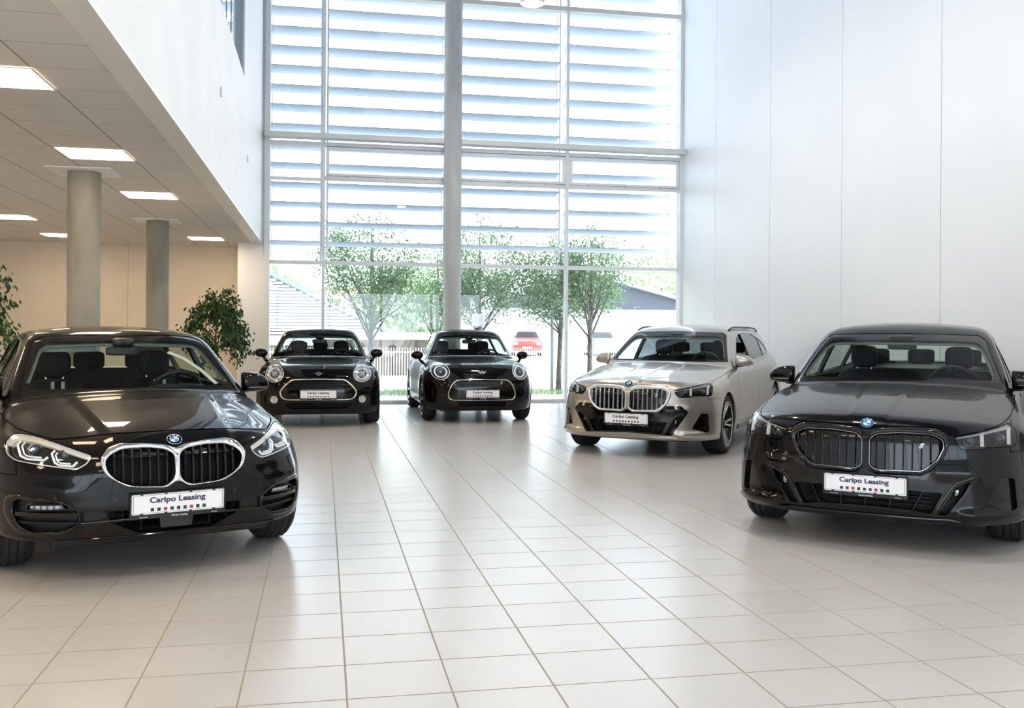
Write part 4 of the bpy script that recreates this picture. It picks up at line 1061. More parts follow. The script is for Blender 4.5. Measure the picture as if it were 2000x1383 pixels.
# -------- black hatchback with the chrome double grille
def hatchback():
    tip, rz = pose_tip(F40, (-1.10, 6.51), 20.6)
    c = Car(F40, tip, rz, M['black_paint'], .021)
    tag(c.root, 'black hatchback with a chrome twin grille, parked below the low ceiling at the left', 'car', 'cars on show')
    c.arches()
    windows(c, [(0, .97), (.70, .97), (.695, 1.0), (.638, 1.19), (.575, 1.335), (.50, 1.362), (.28, 1.374), (0, 1.366)],
            [(0, 1.022), (.652, 1.022), (.664, 1.05), (.612, 1.15), (.548, 1.288), (.50, 1.318), (0, 1.335)],
            rounded([(1.62, 1.0), (1.90, 1.22), (2.20, 1.325), (2.75, 1.345), (3.25, 1.30), (3.72, 1.12), (3.55, 1.07), (2.6, 1.035)], .04),
            [(2.46, .15, .09), (3.28, .30, .05)], [(0, 1.06), (.50, 1.06), (.46, 1.27), (0, 1.29)], 1.15, M['sideglass'], M['sideglass'], 3.4, ring='satin_black')
    c.liners(1.0, 1.35)
    HL = rounded([(.755, .808), (.69, .803), (.60, .778), (.436, .716), (.462, .670), (.515, .638), (.64, .653), (.80, .672), (.838, .705), (.83, .763), (.79, .800)], .02)
    for sx in (1, -1):
        m = lambda p: [(sx*x, z) for x, z in p]
        hl = empty('headlight', (0, 0, 0), 0, c.root)
        pc = c.cut(c.ff(m(HL)), .004)
        skin_obj('lamp_lens', pc, M['lens'], hl)
        c.bowl('lamp_housing', pc.shifted((0, .004, 0)), .075, M['gloss_black'], hl)
        d = poly_sdf(pc.V[:, 0]*sx, pc.V[:, 2], HL)
        lid = pc.clip(np.maximum(-.030-d, (.655+(pc.V[:, 0]*sx-.5)*.14+.045)-pc.V[:, 2])); skin_obj('lamp_brow', lid.shifted((0, .018, 0)), M['lamp_warm'], hl, .02)
        rim = pc.clip(-.008-d); skin_obj('lamp_rim', rim.shifted((0, .008, 0)), M['lamp_silver'], hl, .01)
        c.projector((sx*.697, .733), .030, .055, hl, ring=M['dark_chrome']); c.projector((sx*.560, .712), .026, .055, hl, ring=M['gloss_black'])
        c.band('light_guide', m([(.752, .782), (.776, .752), (.768, .700), (.742, .687), (.664, .684), (.643, .702)]), .012, .012, .028, M['drl'], hl)
        c.band('light_guide', m([(.738, .770), (.756, .748), (.750, .710), (.734, .700), (.672, .697)]), .008, .012, .034, M['drl'], hl)
        c.band('light_guide', m([(.608, .737), (.625, .720), (.614, .674), (.592, .660), (.530, .656), (.508, .680)]), .011, .012, .028, M['drl'], hl)
        c.band('light_guide', m([(.596, .727), (.607, .712), (.600, .682), (.584, .671), (.540, .669)]), .008, .012, .034, M['drl'], hl)
    KO = [(0, .738), (.05, .757), (.165, .770), (.296, .775), (.36, .753), (.404, .695), (.396, .64), (.367, .60), (.27, .54), (.06, .519), (.02, .545), (0, .552)]
    KI = rounded([(.017, .705), (.06, .735), (.16, .749), (.28, .748), (.347, .72), (.378, .682), (.363, .622), (.31, .573), (.225, .54), (.07, .534), (.028, .562), (.016, .60)], .025)
    KOf = rounded(KO[:-1]+[(0, .552)]+[(-x, z) for x, z in KO[::-1][1:-1]], .02)
    g = empty('front_grille', (0, 0, 0), 0, c.root)
    for sx in (1, -1):
        m = lambda p: [(sx*x, z) for x, z in p]
        pc = c.cut(c.ff(m(KI))); c.bowl('grille_opening', pc, .10, M['cavity'], g)
        c.bars('grille_bar', [sx*(.050+.0465*k) for k in range(8)], m(KI), .011, .05, .004, M['satin_black'], g, zt=(.695, .018), seg=14)
        top = c.full.clip(c.ff(m(KI), sk=c.full)); top = top.clip(.700+.0*top.V[:, 0]-top.V[:, 2]); skin_obj('grille_top_panel', top.shifted((0, .030, -.004)), M['gloss_black'], g)
    c.raised('grille_frame', [KOf], [KI, mirror(KI)], .014, .016, M['chrome'], g)
    c.roundel((0, .779), .041, 0)
    FO = rounded([(.80, .502), (.60, .478), (.50, .428), (.494, .343), (.572, .281), (.68, .268), (.79, .286), (.828, .335), (.852, .40), (.846, .48)], .03)
    FI = rounded([(.785, .474), (.60, .463), (.51, .418), (.508, .345), (.585, .305), (.73, .298), (.79, .335), (.812, .40), (.81, .455)], .02)
    FL = rounded([(.745, .444), (.59, .453), (.574, .427), (.750, .415)], .006)
    for sx in (1, -1):
        m = lambda p: [(sx*x, z) for x, z in p]
        e = empty('side_intake', (0, 0, 0), 0, c.root)
        pc = c.cut(c.ff(m(FI))); c.bowl('intake_opening', pc, .06, M['satin_black'], e)
        c.raised('intake_frame', [m(FO)], [m(FI)], .010, .014, M['gloss_black'], e)
        c.line('intake_blade', m([(.80, .392), (.51, .398)]), .022, .0, M['gloss_black'], e, down=.035)
        c.line('intake_blade', m([(.80, .345), (.515, .345)]), .012, -.012, M['satin_black'], e, down=.04)
        c.line('chrome_strip', m([(.822, .468), (.826, .40), (.815, .345)]), .010, .004, M['chrome'] if sx > 0 else M['dark_chrome'], e)
        fl = empty('fog_light', (0, 0, 0), 0, c.root); pf = c.full.clip(c.ff(m(FL), sk=c.full))
        skin_obj('lamp_lens', pf.shifted((0, .012, 0)), M['lens'], fl); c.bowl('lamp_housing', pf.shifted((0, .014, 0)), .035, M['satin_chrome'], fl)
        for k in range(5): c.band('reflector_cell', m([(.605+.030*k, .447), (.605+.030*k, .424)]), .020, .012, .034, M['lamp_silver'], fl)
        c.ring('lamp_rim', m(FL), .008, .001, M['gloss_black'], fl, step=.01, down=.03)
    LG = rounded([(-.36, .412), (.36, .412), (.36, .350), (.20, .274), (-.20, .274), (-.36, .350)], .015)
    lg = empty('lower_grille', (0, 0, 0), 0, c.root)
    c.bowl('grille_opening', c.cut(c.ff(LG)), .08, M['cavity'], lg)
    for z in (.298, .318, .338, .385): c.line('grille_rib', [(-.33, z), (.33, z)], .006, -.03, M['satin_black'], lg, down=.06)
    for x in (-.29, -.19, -.09, .09, .19, .29): c.line('grille_rib', [(x, .28), (x, .40)], .007, -.022, M['satin_black'], lg, down=.055)
    c.line('grille_lip', [(-.495, .345), (-.35, .353), (-.2, .362), (.2, .362), (.35, .353), (.495, .345)], .014, .004, M['gloss_black'], lg, down=.03)
    for sx in (1, -1):
        m = lambda p: [(sx*x, z) for x, z in p]
        c.bowl('grille_side_panel', c.cut(c.ff(m([(.490, .421), (.37, .410), (.37, .366), (.490, .350)]))), .014, M['matt_black'], lg)
    yb = float(c.depth_at([(0, .33)])[0])
    MB().prism(rounded([(-.085, .298), (.085, .298), (.095, .385), (-.095, .385)], .015), lambda p: (p[0]-.005, yb+.05, p[1]), lambda p: (p[0]-.005, yb-.012, p[1])).build('sensor_cover', M['satin_black'], c.root, auto=30)
    c.line('front_lip', [(-.60, .250), (-.36, .262), (0, .264), (.36, .262), (.60, .250)], .012, .008, M['gloss_black'], c.root)
    for x in (-.62, -.33, .33, .62): c.roundish = c.sensor(x, .487 if abs(x) > .5 else .475)
    c.plate(.437, name='number_plate', tilt=.04)
    hood_and_panels(c, [(0, .826), (.3, .822), (.5, .802), (.61, .792), (.70, .812), (.76, .825), (.81, .86), (.835, .92), (.81, 1.02)], 1.16,
        [rounded([(1.33, .32), (2.38, .32), (2.52, .60), (2.50, 1.02), (1.58, .99), (1.38, .80)], .05), rounded([(2.40, .32), (3.08, .34), (3.20, .60), (3.52, .85), (3.60, 1.05), (2.52, 1.03), (2.54, .60)], .05)], .60)
    c.underbody(); put_wheels(c)
    cabin(c, [(-.37, 1.98, 'seat_cloth', dict(stripes=True, top=1.265)), (.37, 2.02, 'seat_cloth', dict(stripes=True, top=1.265))], (2.95, (-.42, 0, .42), 1.14), 1.30, .955, (.37, 1.74, .93), (.0, 1.76, 1.255), 1.0, 3.9)
    # sun visor folded down with its sticker, camera pod, paper sleeve under the glass
    MB().prism(rounded([(-.20, -.035), (.20, -.035), (.20, .045), (-.20, .045)], .02), lambda p: (p[0]-.37, 1.84+p[1]*.3, 1.285+p[1]), lambda p: (p[0]-.37, 1.825+p[1]*.3, 1.285+p[1])).build('sun_visor', M['visor'], c.root, auto=30)
    MB().box((-.40, 1.812, 1.285), (-.31, 1.818, 1.305)).build('visor_sticker', M['paper'], c.root)
    MB().box((-.40, 1.811, 1.283), (-.31, 1.818, 1.287)).build('visor_sticker_edge', M['yellow'], c.root)
    blob('camera_pod', M['satin_black'], c.root, (0, 1.79, 1.315), (.16, .16, .07), .6)
    P_, N_ = c.on_front(resample([(.30, 1.275), (.40, 1.23), (.50, 1.15), (.585, 1.05)], .02, False)); P_ = P_-N_*.03
    c.sweep('paper_sleeve', P_, N_, [(-.016, -.006), (-.016, 0), (.016, 0), (.016, -.006)], M['paper'], c.root, closed=False)
    for sx in (1, -1):
        e, q = c.mirror_housing(sx, (sx*.895, 1.50, 1.025), (.215, .14, .150))
        MB().bar((sx*.76, 1.56, .955), (sx*.86, 1.52, .965), .06, .035).build('mirror_foot', M['satin_black'], e, bevel=.01)
        c.line if False else None
        MB().box((q.x-.065, q.y-.060, q.z-.042), (q.x+.065, q.y-.040, q.z-.034)).build('mirror_lamp', M['dark_chrome'], e, bevel=.003)
    MB().prism([(0, 0), (.10, 0), (.07, .045), (.03, .05)], lambda p: (-.012, 3.45+p[0], 1.385+p[1]), lambda p: (.012, 3.45+p[0], 1.385+p[1])).build('roof_aerial', M['gloss_black'], c.root, bevel=.004)
    return c
def _sensor(s, x, z):
    P, N = s.on_front([(x, z)]); P = Vector(P[0]); N = Vector(N[0])
    MB().tube([P-N*.01, P+N*.0015], .011, 16).build('parking_sensor', M['satin_black'], s.root, smooth=False)
Car.sensor = _sensor

# -------- large saloon and estate that share one front
def large_car(P, mid, rz, paint, h, estate):
    tip, rz = pose_tip(P, mid, rz); c = Car(P, tip, rz, paint, h); c.arches(); light = estate
    dlo = rounded([(1.80, .995), (2.05, 1.16), (2.34, 1.325), (2.62, 1.392), (2.9, 1.41), (3.50, 1.40), (4.05, 1.30), (4.33, 1.20), (4.40, 1.13), (4.15, 1.095), (3.5, 1.065), (2.6, 1.02)], .04) if estate else \
        rounded([(1.86, 1.02), (2.10, 1.17), (2.40, 1.33), (2.70, 1.395), (3.15, 1.405), (3.60, 1.36), (4.02, 1.22), (4.20, 1.12), (4.0, 1.09), (3.2, 1.06)], .04)
    windows(c, [(0, 1.00), (.79, 1.00), (.765, 1.055), (.70, 1.21), (.63, 1.375), (.575, 1.412), (.30, 1.420), (0, 1.424)],
            [(0, 1.075), (.700, 1.065), (.715, 1.11), (.672, 1.21), (.626, 1.30), (.58, 1.352), (.50, 1.362), (0, 1.368)],
            dlo, [(2.80, .12, .10), (3.80, .28, .05)], [(0, 1.12), (.60, 1.12), (.52, 1.37), (0, 1.385)] if not estate else [(0, 1.07), (.69, 1.07), (.62, 1.40), (0, 1.42)],
            1.39, M['sideglass'], M['tinted'] if estate else M['sideglass'], 3.7, ring='satin_chrome' if estate else 'gloss_black', open_front=1 if estate else None)
    c.liners(1.03, 1.6)
    HL = rounded([(.517, .765), (.645, .792), (.75, .820), (.82, .838), (.862, .80), (.868, .74), (.862, .700), (.72, .702), (.68, .690), (.572, .687), (.540, .716)], .012)
    for sx in (1, -1):
        m = lambda p: [(sx*x, z) for x, z in p]
        hl = empty('headlight', (0, 0, 0), 0, c.root); pc = c.cut(c.ff(m(HL)), .004)
        skin_obj('lamp_lens', pc, M['smoke_lens'], hl); c.bowl('lamp_housing', pc.shifted((0, .004, 0)), .07, M['satin_black'], hl)
        d = poly_sdf(pc.V[:, 0]*sx, pc.V[:, 2], HL)
        skin_obj('lamp_rim', pc.clip(-.006-d).shifted((0, .006, 0)), M['gloss_black'], hl, .01)
        top = pc.clip((.752+(pc.V[:, 0]*sx-.53)*.19)-pc.V[:, 2]); skin_obj('lamp_brow', top.shifted((0, .024, 0)), M['lamp_silver'], hl, .02)
        c.projector((sx*.765, .748), .030, .05, hl, ring=M['dark_chrome']); c.projector((sx*.600, .736), .026, .05, hl, ring=M['dark_chrome'])
        c.band('light_guide', m([(.672, .800), (.678, .705)]), .022, .02, .022, M['drl'], hl); c.band('light_guide', m([(.822, .815), (.826, .712)]), .022, .02, .022, M['drl'], hl)
    KO = [(.022, .785), (.077, .806), (.21, .813), (.414, .812), (.480, .770), (.494, .72), (.468, .636), (.402, .552), (.332, .518), (.062, .510), (.016, .553)]
    KI = [(.024, .735), (.068, .767), (.21, .780), (.388, .778), (.453, .748), (.463, .702), (.428, .618), (.36, .558), (.326, .543), (.067, .537), (.024, .563)]
    KO, KI = rounded(KO, .02), rounded(KI, .02); g = empty('front_grille', (0, 0, 0), 0, c.root)
    for sx in (1, -1):
        m = lambda p: [(sx*x, z) for x, z in p]
        pc = c.cut(c.ff(m(KI))); c.bowl('grille_opening', pc, .09, M['cavity'], g)
        blank = c.full.clip(c.ff(m(KI), sk=c.full)); blank = blank.shifted((0, .022, 0))
        skin_obj('grille_blanking', blank, M['gloss_black'], g)
        c.bars('grille_bar', [sx*(.065+.054*k) for k in range(8)], m(KI), .010 if not light else .013, .03, .002, M['satin_chrome'] if light else M['gloss_black'], g, zt=(.70, .006), seg=14)
        c.raised('grille_frame', [m(KO)], [m(KI)], .020, .018, M['satin_chrome'] if light else M['gloss_black'], g)
        mid_ = [((a[0]+b[0])/2*sx, (a[1]+b[1])/2) for a, b in zip(KO, KI)] if len(KO) == len(KI) else m(KI)
        c.ring('grille_bead', m(KI), .008, .010, M['satin_chrome'] if light else M['dark_chrome'], g, step=.012)
    c.roundel((0, .829), .040, 0, ring=M['badge_blue'])
    y = float(c.depth_at([(.335, .705)])[0])
    b_ = MB().prism([(.318, .690), (.338, .690), (.352, .722), (.332, .722)], lambda p: (p[0], y+.01, p[1]), lambda p: (p[0], y-.004, p[1])).build('letter_badge', M['badge_white'], g)
    MB().prism([(.327, .695), (.332, .695), (.340, .711), (.335, .711)], lambda p: (p[0], y, p[1]), lambda p: (p[0], y-.005, p[1])).build('badge_mark', M['badge_blue'], b_)
    LG = rounded([(-.463, .413), (0, .425), (.463, .413), (.395, .277), (.29, .294), (0, .300), (-.29, .294), (-.395, .277)], .01)
    lg = empty('lower_grille', (0, 0, 0), 0, c.root); c.bowl('grille_opening', c.cut(c.ff(LG)), .08, M['cavity'], lg)
    for z in (.325, .35, .375, .40): c.line('grille_rib', [(-.40, z), (.40, z)], .007, -.04, M['satin_black'], lg, down=.07)
    for sx in (1, -1):
        for x0, x1 in ((.345, .288), (.160, .147)): c.line('grille_rib', [(sx*x0, .415), (sx*x1, .296)], .010, -.006, M['gloss_black'], lg, down=.05)
    c.line('grille_rib', [(0, .42), (0, .300)], .010, -.006, M['gloss_black'], lg, down=.05)
    SL = rounded([(.618, .492), (.535, .455), (.515, .42), (.428, .274), (.484, .274), (.582, .415)], .008)
    SI = rounded([(.792, .515), (.862, .500), (.878, .310), (.838, .293), (.710, .344), (.722, .376)], .01)
    for sx in (1, -1):
        m = lambda p: [(sx*x, z) for x, z in p]
        e = empty('side_intake', (0, 0, 0), 0, c.root)
        c.bowl('intake_opening', c.cut(c.ff(m(SL))), .06, M['cavity'], e)
        c.line('intake_vane', m([(.640, .520), (.600, .500), (.540, .478), (.494, .420), (.408, .272)]), .026, .010, M['gloss_black'], e, down=.05)
        yv = float(c.depth_at([(sx*.535, .40)])[0])
        blob('intake_sensor', M['dark_chrome'], e, (sx*.535, yv+.045, .415), (.04, .03, .06), .8)
        c.bowl('side_vent', c.cut(c.ff(m(SI))), .045, M['gloss_black'], e)
        wl = c.full.clip(c.ff(rounded(m([(.525, .287), (.60, .300), (.725, .337), (.86, .285), (.905, .262), (.88, .232), (.62, .226), (.56, .250)]), .006), sk=c.full)); skin_obj('bumper_winglet', wl.moved(.016), paint, e, .014)
    BT = [(-.60, .594), (-.43, .592), (-.38, .535), (-.33, .515), (-.06, .508), (0, .55), (.06, .508), (.33, .515), (.38, .535), (.43, .592), (.60, .594), (.672, .525), (.505, .262), (.40, .270), (0, .284), (-.40, .270), (-.505, .262), (-.672, .525)]
    skin_obj('bumper_trim', c.cut(c.ff(BT), .003).moved(.004), M['gloss_black'], c.root, .02)
    c.line('front_lip', [(-.56, .232), (-.49, .242), (-.2, .240), (.2, .240), (.49, .242), (.56, .232)], .022, .012, M['gloss_black'] if not light else paint, c.root)
    for x in (-.60, -.33, .33, .60): c.sensor(x, .47 if abs(x) < .5 else .56)
    c.plate(.437, tilt=.03)
    hood_and_panels(c, [(0, .793), (.05, .806), (.08, .814), (.21, .822), (.42, .820), (.49, .782), (.517, .770), (.645, .797), (.75, .826), (.80, .845), (.83, .87), (.852, .92), (.83, 1.06)], 1.40,
        [rounded([(1.50, .33), (2.62, .33), (2.75, .65), (2.78, 1.06), (1.86, .99), (1.60, .80)], .05), rounded([(2.64, .33), (3.45, .36), (3.60, .65), (3.90, .95), (4.0, 1.09), (2.80, 1.06), (2.77, .65)], .05)], .665)
    c.underbody()
    for sx in (1, -1):
        P_, N_ = c.on_side(resample([(1.42, .265), (3.40, .265)], .1, False), sx)
        c.sweep('side_skirt', P_, N_, [(-.03, -.02), (-.03, .008), (.03, .016), (.03, -.02)], M['gloss_black'], c.root, closed=False)
    put_wheels(c, 5, 'double'); nav = 'seat_cloth' if estate else 'seat_navy'
    cabin(c, [(-.40, 2.28, nav, dict(top=1.33, w=.52)), (.40, 2.28, nav, dict(top=1.33, w=.52))], (3.35, (-.42, 0, .42), 1.19), 1.52, 1.00, (.40, 2.02, .985), (0, 2.08, 1.315), 1.03, 4.3)
    if not estate: MB().box((-.62, 3.75, 1.02), (.62, 4.45, 1.05)).build('parcel_shelf', M['dash'], c.root)
    blob('camera_pod', M['satin_black'], c.root, (0, 2.08, 1.375), (.24, .16, .06), .6)
    for sx in (1, -1):
        e, q = c.mirror_housing(sx, (sx*.935, 1.80, 1.065), (.22, .15, .150))
        MB().bar((sx*.80, 1.86, .985), (sx*.91, 1.82, .998), .07, .03).build('mirror_foot', M['satin_black'], e, bevel=.01)
        MB().box((q.x-.065, q.y-.063, q.z-.040), (q.x+.065, q.y-.044, q.z-.033)).build('mirror_lamp', M['dark_chrome'], e, bevel=.003)
        if sx == 1:
            for s0 in (2.62, 3.55):
                pp, nn = c.on_side([(s0-.10, .905), (s0, .91), (s0+.10, .905)], sx)
                h_ = c.sweep('door_handle', pp, nn, [(-.016, -.02), (-.016, .004), (.016, .004), (.016, -.02)], paint, c.root, closed=False)
        if estate:
            sx_ = np.linspace(2.30, 4.62, 30); gx = pchip(*zip(*P['gb']))(sx_)-.215; up = .034*np.clip(np.minimum((sx_-2.30)/.25, (4.62-sx_)/.25), 0, 1)**.6
            zt = c.on_top(np.stack([gx, sx_], 1)); pts = [(sx*a, b, z+u-.004) for a, b, z, u in zip(gx, sx_, zt, up)]
            MB().tube(pts, .013, 8).build('roof_rail', M['satin_black'], c.root, smooth=True)
    MB().prism([(0, 0), (.12, 0), (.09, .05), (.04, .055)], lambda p: (-.014, P['L']-(.75 if estate else 1.45)+p[0], (1.455 if estate else 1.40)+p[1]), lambda p: (.014, P['L']-(.75 if estate else 1.45)+p[0], (1.455 if estate else 1.40)+p[1])).build('roof_aerial', paint, c.root, bevel=.004)
    return c

# -------- small round-lamped cars
def wings(c, z, r, mt):
    """winged round emblem"""
    P, N = c.on_front([(0, z)]); P = Vector(P[0]); N = Vector(N[0]); X = Vector((1, 0, 0)); Z = Vector((0, -N.z, N.y)); Z = Z if Z.z > 0 else -Z
    fn = lambda x, q, u=0: P+X*x+Z*q+N*(.008+u); e = empty('badge', (0, 0, 0), 0, c.root)
    MB().tube([fn(math.cos(2*PI*k/24)*r, math.sin(2*PI*k/24)*r) for k in range(24)], r*.16, 6, True).build('badge_ring', mt, e, smooth=True)
    MB().prism([(math.cos(2*PI*k/24)*r*.9, math.sin(2*PI*k/24)*r*.9) for k in range(24)], lambda p: fn(p[0], p[1], -.006), lambda p: fn(p[0], p[1], .0)).build('badge_disc', M['gloss_black'], e)
    text_part('badge_letter', 'MINI', r*.6, mt, e, lambda x, q: fn(x, q, .001), bold=.0002, width=r*1.4)
    for sx in (1, -1):
        for k in range(4):
            q0 = r*(.55-.34*k); ln = r*(2.9-.42*k)
            MB().prism([(sx*r*1.05, q0), (sx*ln, q0+r*.10), (sx*(ln-r*.25), q0-r*.16), (sx*r*1.05, q0-r*.16)], lambda p: fn(p[0], p[1], -.004), lambda p: fn(p[0], p[1], .002)).build('badge_wing', mt, e)
def oval(cx, cz, rx, rz, n=36): return [(cx+rx*math.cos(2*PI*k/n), cz+rz*math.sin(2*PI*k/n)) for k in range(n)]
def small_car(P, mid, rz, h, long_):
    tip, rz = pose_tip(P, mid, rz); paint = M['black_paint']; c = Car(P, tip, rz, paint, h); c.arches(); k = 1.0 if long_ else .955
    sc_ = lambda pl: [(x*k, z) for x, z in pl]
    dlo = rounded([(1.42, 1.0), (1.62, 1.20), (1.82, 1.315), (2.4, 1.335), (3.4, 1.32), (4.0, 1.28), (4.05, 1.03)] if long_ else [(1.42, .99), (1.62, 1.20), (1.80, 1.30), (2.4, 1.32), (3.2, 1.29), (3.5, 1.06), (3.45, 1.02)], .04)
    windows(c, sc_([(0, .94), (.765, .94), (.745, .975), (.665, 1.17), (.585, 1.325), (.52, 1.350), (0, 1.347)]),
            sc_([(0, .995), (.655, .993), (.672, 1.02), (.585, 1.24), (.525, 1.300), (0, 1.312)]),
            dlo, [(2.35, .05, .07), (3.15, .05, .07)] if long_ else [(2.55, .05, .07)], [(0, 1.03), (.56*k, 1.03), (.50*k, 1.28), (0, 1.30)], 1.0, M['sideglass'], M['sideglass'], 3.3 if long_ else 3.1, ring='satin_chrome')
    c.liners(1.0, 1.25)
    hc = (.622, .768) if long_ else (.620, .783); rx, rz_ = (.122, .112) if long_ else (.126, .116)
    HL = oval(hc[0], hc[1], rx, rz_)
    for sx in (1, -1):
        m = lambda p: [(sx*x, z) for x, z in p]
        hl = empty('headlight', (0, 0, 0), 0, c.root); pc = c.cut(c.ff(m(HL)), .003)
        skin_obj('lamp_lens', pc.moved(.006), M['lens'], hl, .008); c.bowl('lamp_housing', pc.shifted((0, .004, 0)), .07, M['satin_black'] if not long_ else M['satin_chrome'], hl)
        c.raised('lamp_surround', [m(oval(hc[0], hc[1], rx+.012, rz_+.012))], [m(oval(hc[0], hc[1], rx-.004, rz_-.004))], .012, .008, M['chrome'], hl)
        if long_:
            c.band('reflector_ring', m(oval(hc[0], hc[1], .086, .080)), .040, .02, .030, M['lamp_silver'], hl, closed=True)
            c.band('reflector_ring', m(oval(hc[0], hc[1], .050, .047)), .014, .03, .036, M['dark_chrome'], hl, closed=True)
            c.projector((sx*hc[0], hc[1]), .032, .035, hl, bulb='bulb_pale')
        else:
            c.band('light_guide', m(oval(hc[0]-.005, hc[1]-.004, .085, .080)), .022, .02, .020, M['drl'], hl, closed=True)
            c.projector((sx*(hc[0]-.005), hc[1]), .040, .045, hl, ring=M['dark_chrome']); c.projector((sx*(hc[0]-.005), hc[1]-.005), .016, .018, hl, ring=M['dark_chrome'], bulb='bulb_pale')
    g = empty('front_grille', (0, 0, 0), 0, c.root)
    if long_:
        G = rounded(both([(0, .713), (.375, .702), (.478, .620), (.560, .512), (.520, .425), (.452, .396), (0, .394)]), .05)
        G2 = rounded(both([(0, .690), (.366, .680), (.455, .604), (.534, .511), (.502, .440), (.446, .415), (0, .414)]), .045)
        UP = rounded(both([(0, .684), (.40, .674), (.475, .588), (.44, .578), (0, .556)]), .02)
        pc = c.cut(c.ff(G2)); up = poly_sdf(pc.V[:, 0], pc.V[:, 2], UP)
        skin_obj('grille_panel', pc.clip(-up).moved(-.006), M['gloss_black'], g, .02); c.bowl('grille_opening', pc.clip(up), .07, M['cavity'], g)
        for z in (.655, .628, .601, .576): c.line('grille_slat', [(-.43+.0*z, z), (.43, z)], .009, -.002, M['gloss_black'], g, down=.03)
        c.raised('grille_frame', [G], [G2], .012, .010, M['gold_chrome'], g)
        for sx in (1, -1):
            m = lambda p: [(sx*x, z) for x, z in p]
            e = empty('fog_light', (0, 0, 0), 0, c.root); FP = rounded(m([(.765, .470), (.575, .476), (.555, .40), (.575, .325), (.70, .312), (.765, .325)]), .035)
            c.bowl('fog_recess', c.cut(c.ff(FP)), .03, M['satin_black'], e); FL = m(oval(.622, .405, .050, .050)); pf = c.full.clip(c.ff(FL, sk=c.full))
            skin_obj('lamp_lens', pf.shifted((0, .002, 0)), M['lens'], e); c.bowl('lamp_housing', pf.shifted((0, .006, 0)), .012, M['lamp_silver'], e)
            c.ring('lamp_rim', FL, .008, .004, M['chrome'], e, step=.01, down=.02)
        LG = rounded(both([(0, .364), (.47, .356), (.45, .31), (.38, .277), (0, .274)]), .02); zs = (.30, .32, .34)
        wings(c, .772, .024, M['chrome']); pz = .482
    else:
        B = rounded(both([(0, .690), (.43, .680), (.54, .558), (.552, .37), (.47, .277), (.39, .247), (0, .245)]), .05)
        G = rounded(both([(0, .678), (.385, .671), (.470, .602), (.528, .460), (.512, .378), (.458, .350), (0, .350)]), .05)
        G2 = rounded(both([(0, .660), (.377, .653), (.452, .593), (.509, .460), (.496, .389), (.450, .366), (0, .366)]), .045)
        UP = rounded(both([(0, .650), (.375, .645), (.40, .615), (0, .605)]), .01)
        LG = rounded(both([(0, .338), (.36, .336), (.36, .262), (0, .258)]), .015); zs = (.28, .30, .32)
        pc = c.cut(c.ff(UP)); c.bowl('grille_opening', pc, .03, M['satin_black'], g)
        pl = c.cut(c.ff(LG)); c.bowl('lower_opening', pl, .05, M['cavity'], g)
        skin_obj('grille_panel', c.cut(c.ff(B), .003), M['gloss_black'], g, .02)
        for z in zs: c.line('grille_rib', [(-.34, z), (.34, z)], .006, -.01, M['satin_black'], g, down=.04)
        c.raised('grille_frame', [G], [G2], .012, .008, M['gold_chrome'], g)
        text_part('letter_badge', 'S', .07, M['yellow'], g, lambda x, t: Vector((.295+x+t*.25, float(c.depth_at([(.295, .62)])[0])-.006, .622+t)), bold=.0012)
        for sx in (1, -1):
            c.bowl('bumper_slit', c.cut(c.ff([(sx*x, z) for x, z in rounded([(.735, .53), (.755, .53), (.765, .42), (.725, .33), (.728, .42)], .004)])), .03, M['satin_black'], c.root)
        c.line('bonnet_scoop', [(-.20, .862), (-.19, .850), (.19, .850), (.20, .862)], .014, .012, M['satin_black'], c.root)
        wings(c, .768, .024, M['satin_chrome']); pz = .452
    if long_:
        lg = empty('lower_grille', (0, 0, 0), 0, c.root); c.bowl('grille_opening', c.cut(c.ff(LG)), .05, M['cavity'], lg)
        for z in zs: c.line('grille_rib', [(-.42, z), (.42, z)], .006, -.01, M['satin_black'], lg, down=.04)
    c.plate(pz, tilt=.03)
    pz_ = c.P
    hood_and_panels(c, sc_([(0, .742), (.38, .728), (.47, .675), (.53, .640), (.62, .632), (.72, .632), (.80, .66), (.858, .72), (.875, .80), (.86, .90), (.84, 1.0)]), 1.0,
        [rounded([(1.30, .30), (2.28, .30), (2.40, .6), (2.40, 1.0), (1.38, .97)], .05)]+([rounded([(2.30, .30), (3.0, .33), (3.15, .7), (3.2, 1.01), (2.42, 1.0), (2.42, .6)], .05)] if long_ else []), .60)
    # bright line along the base of the windscreen, dark arch lips
    P_, N_ = c.on_front(resample([(-.72*k, .968), (-.5*k, .985), (-.25*k, .994), (.25*k, .994), (.5*k, .985), (.72*k, .968)], .03, False))
    c.sweep('cowl_strip', P_, N_, [(-.010, -.004), (-.010, .007), (.010, .007), (.010, -.004)], M['chrome'], c.root, closed=False)
    for sx in (1, -1):
        for sw in (P['fw'], P['rw']):
            pts = [(sw+math.cos(a)*(P['arch_r']+.018), P['wheel_r']+math.sin(a)*(P['arch_r']+.018)) for a in np.linspace(-.20, PI+.20, 30)]
            pp, nn = c.on_side(pts, sx); c.sweep('arch_trim', pp, nn, [(-.022, -.01), (-.022, .006), (.022, .006), (.022, -.01)], M['matt_black'], c.root, closed=False)
        e, q = c.mirror_housing(sx, (sx*(.885 if long_ else .875)*1.0, 1.28, 1.045 if long_ else 1.005), (.195, .15, .140), 'round')
        MB().tube([(sx*(q.x*sx-.03), q.y+.01, q.z-.05), (sx*(q.x*sx-.07), q.y+.01, q.z-.11), (sx*(q.x*sx-.11), q.y+.04, q.z-.135)], [.022, .026, .03], 10).build('mirror_foot', M['gloss_black'], e, smooth=True)
    c.underbody(); put_wheels(c, 8 if not long_ else 5, 'single' if not long_ else 'double')
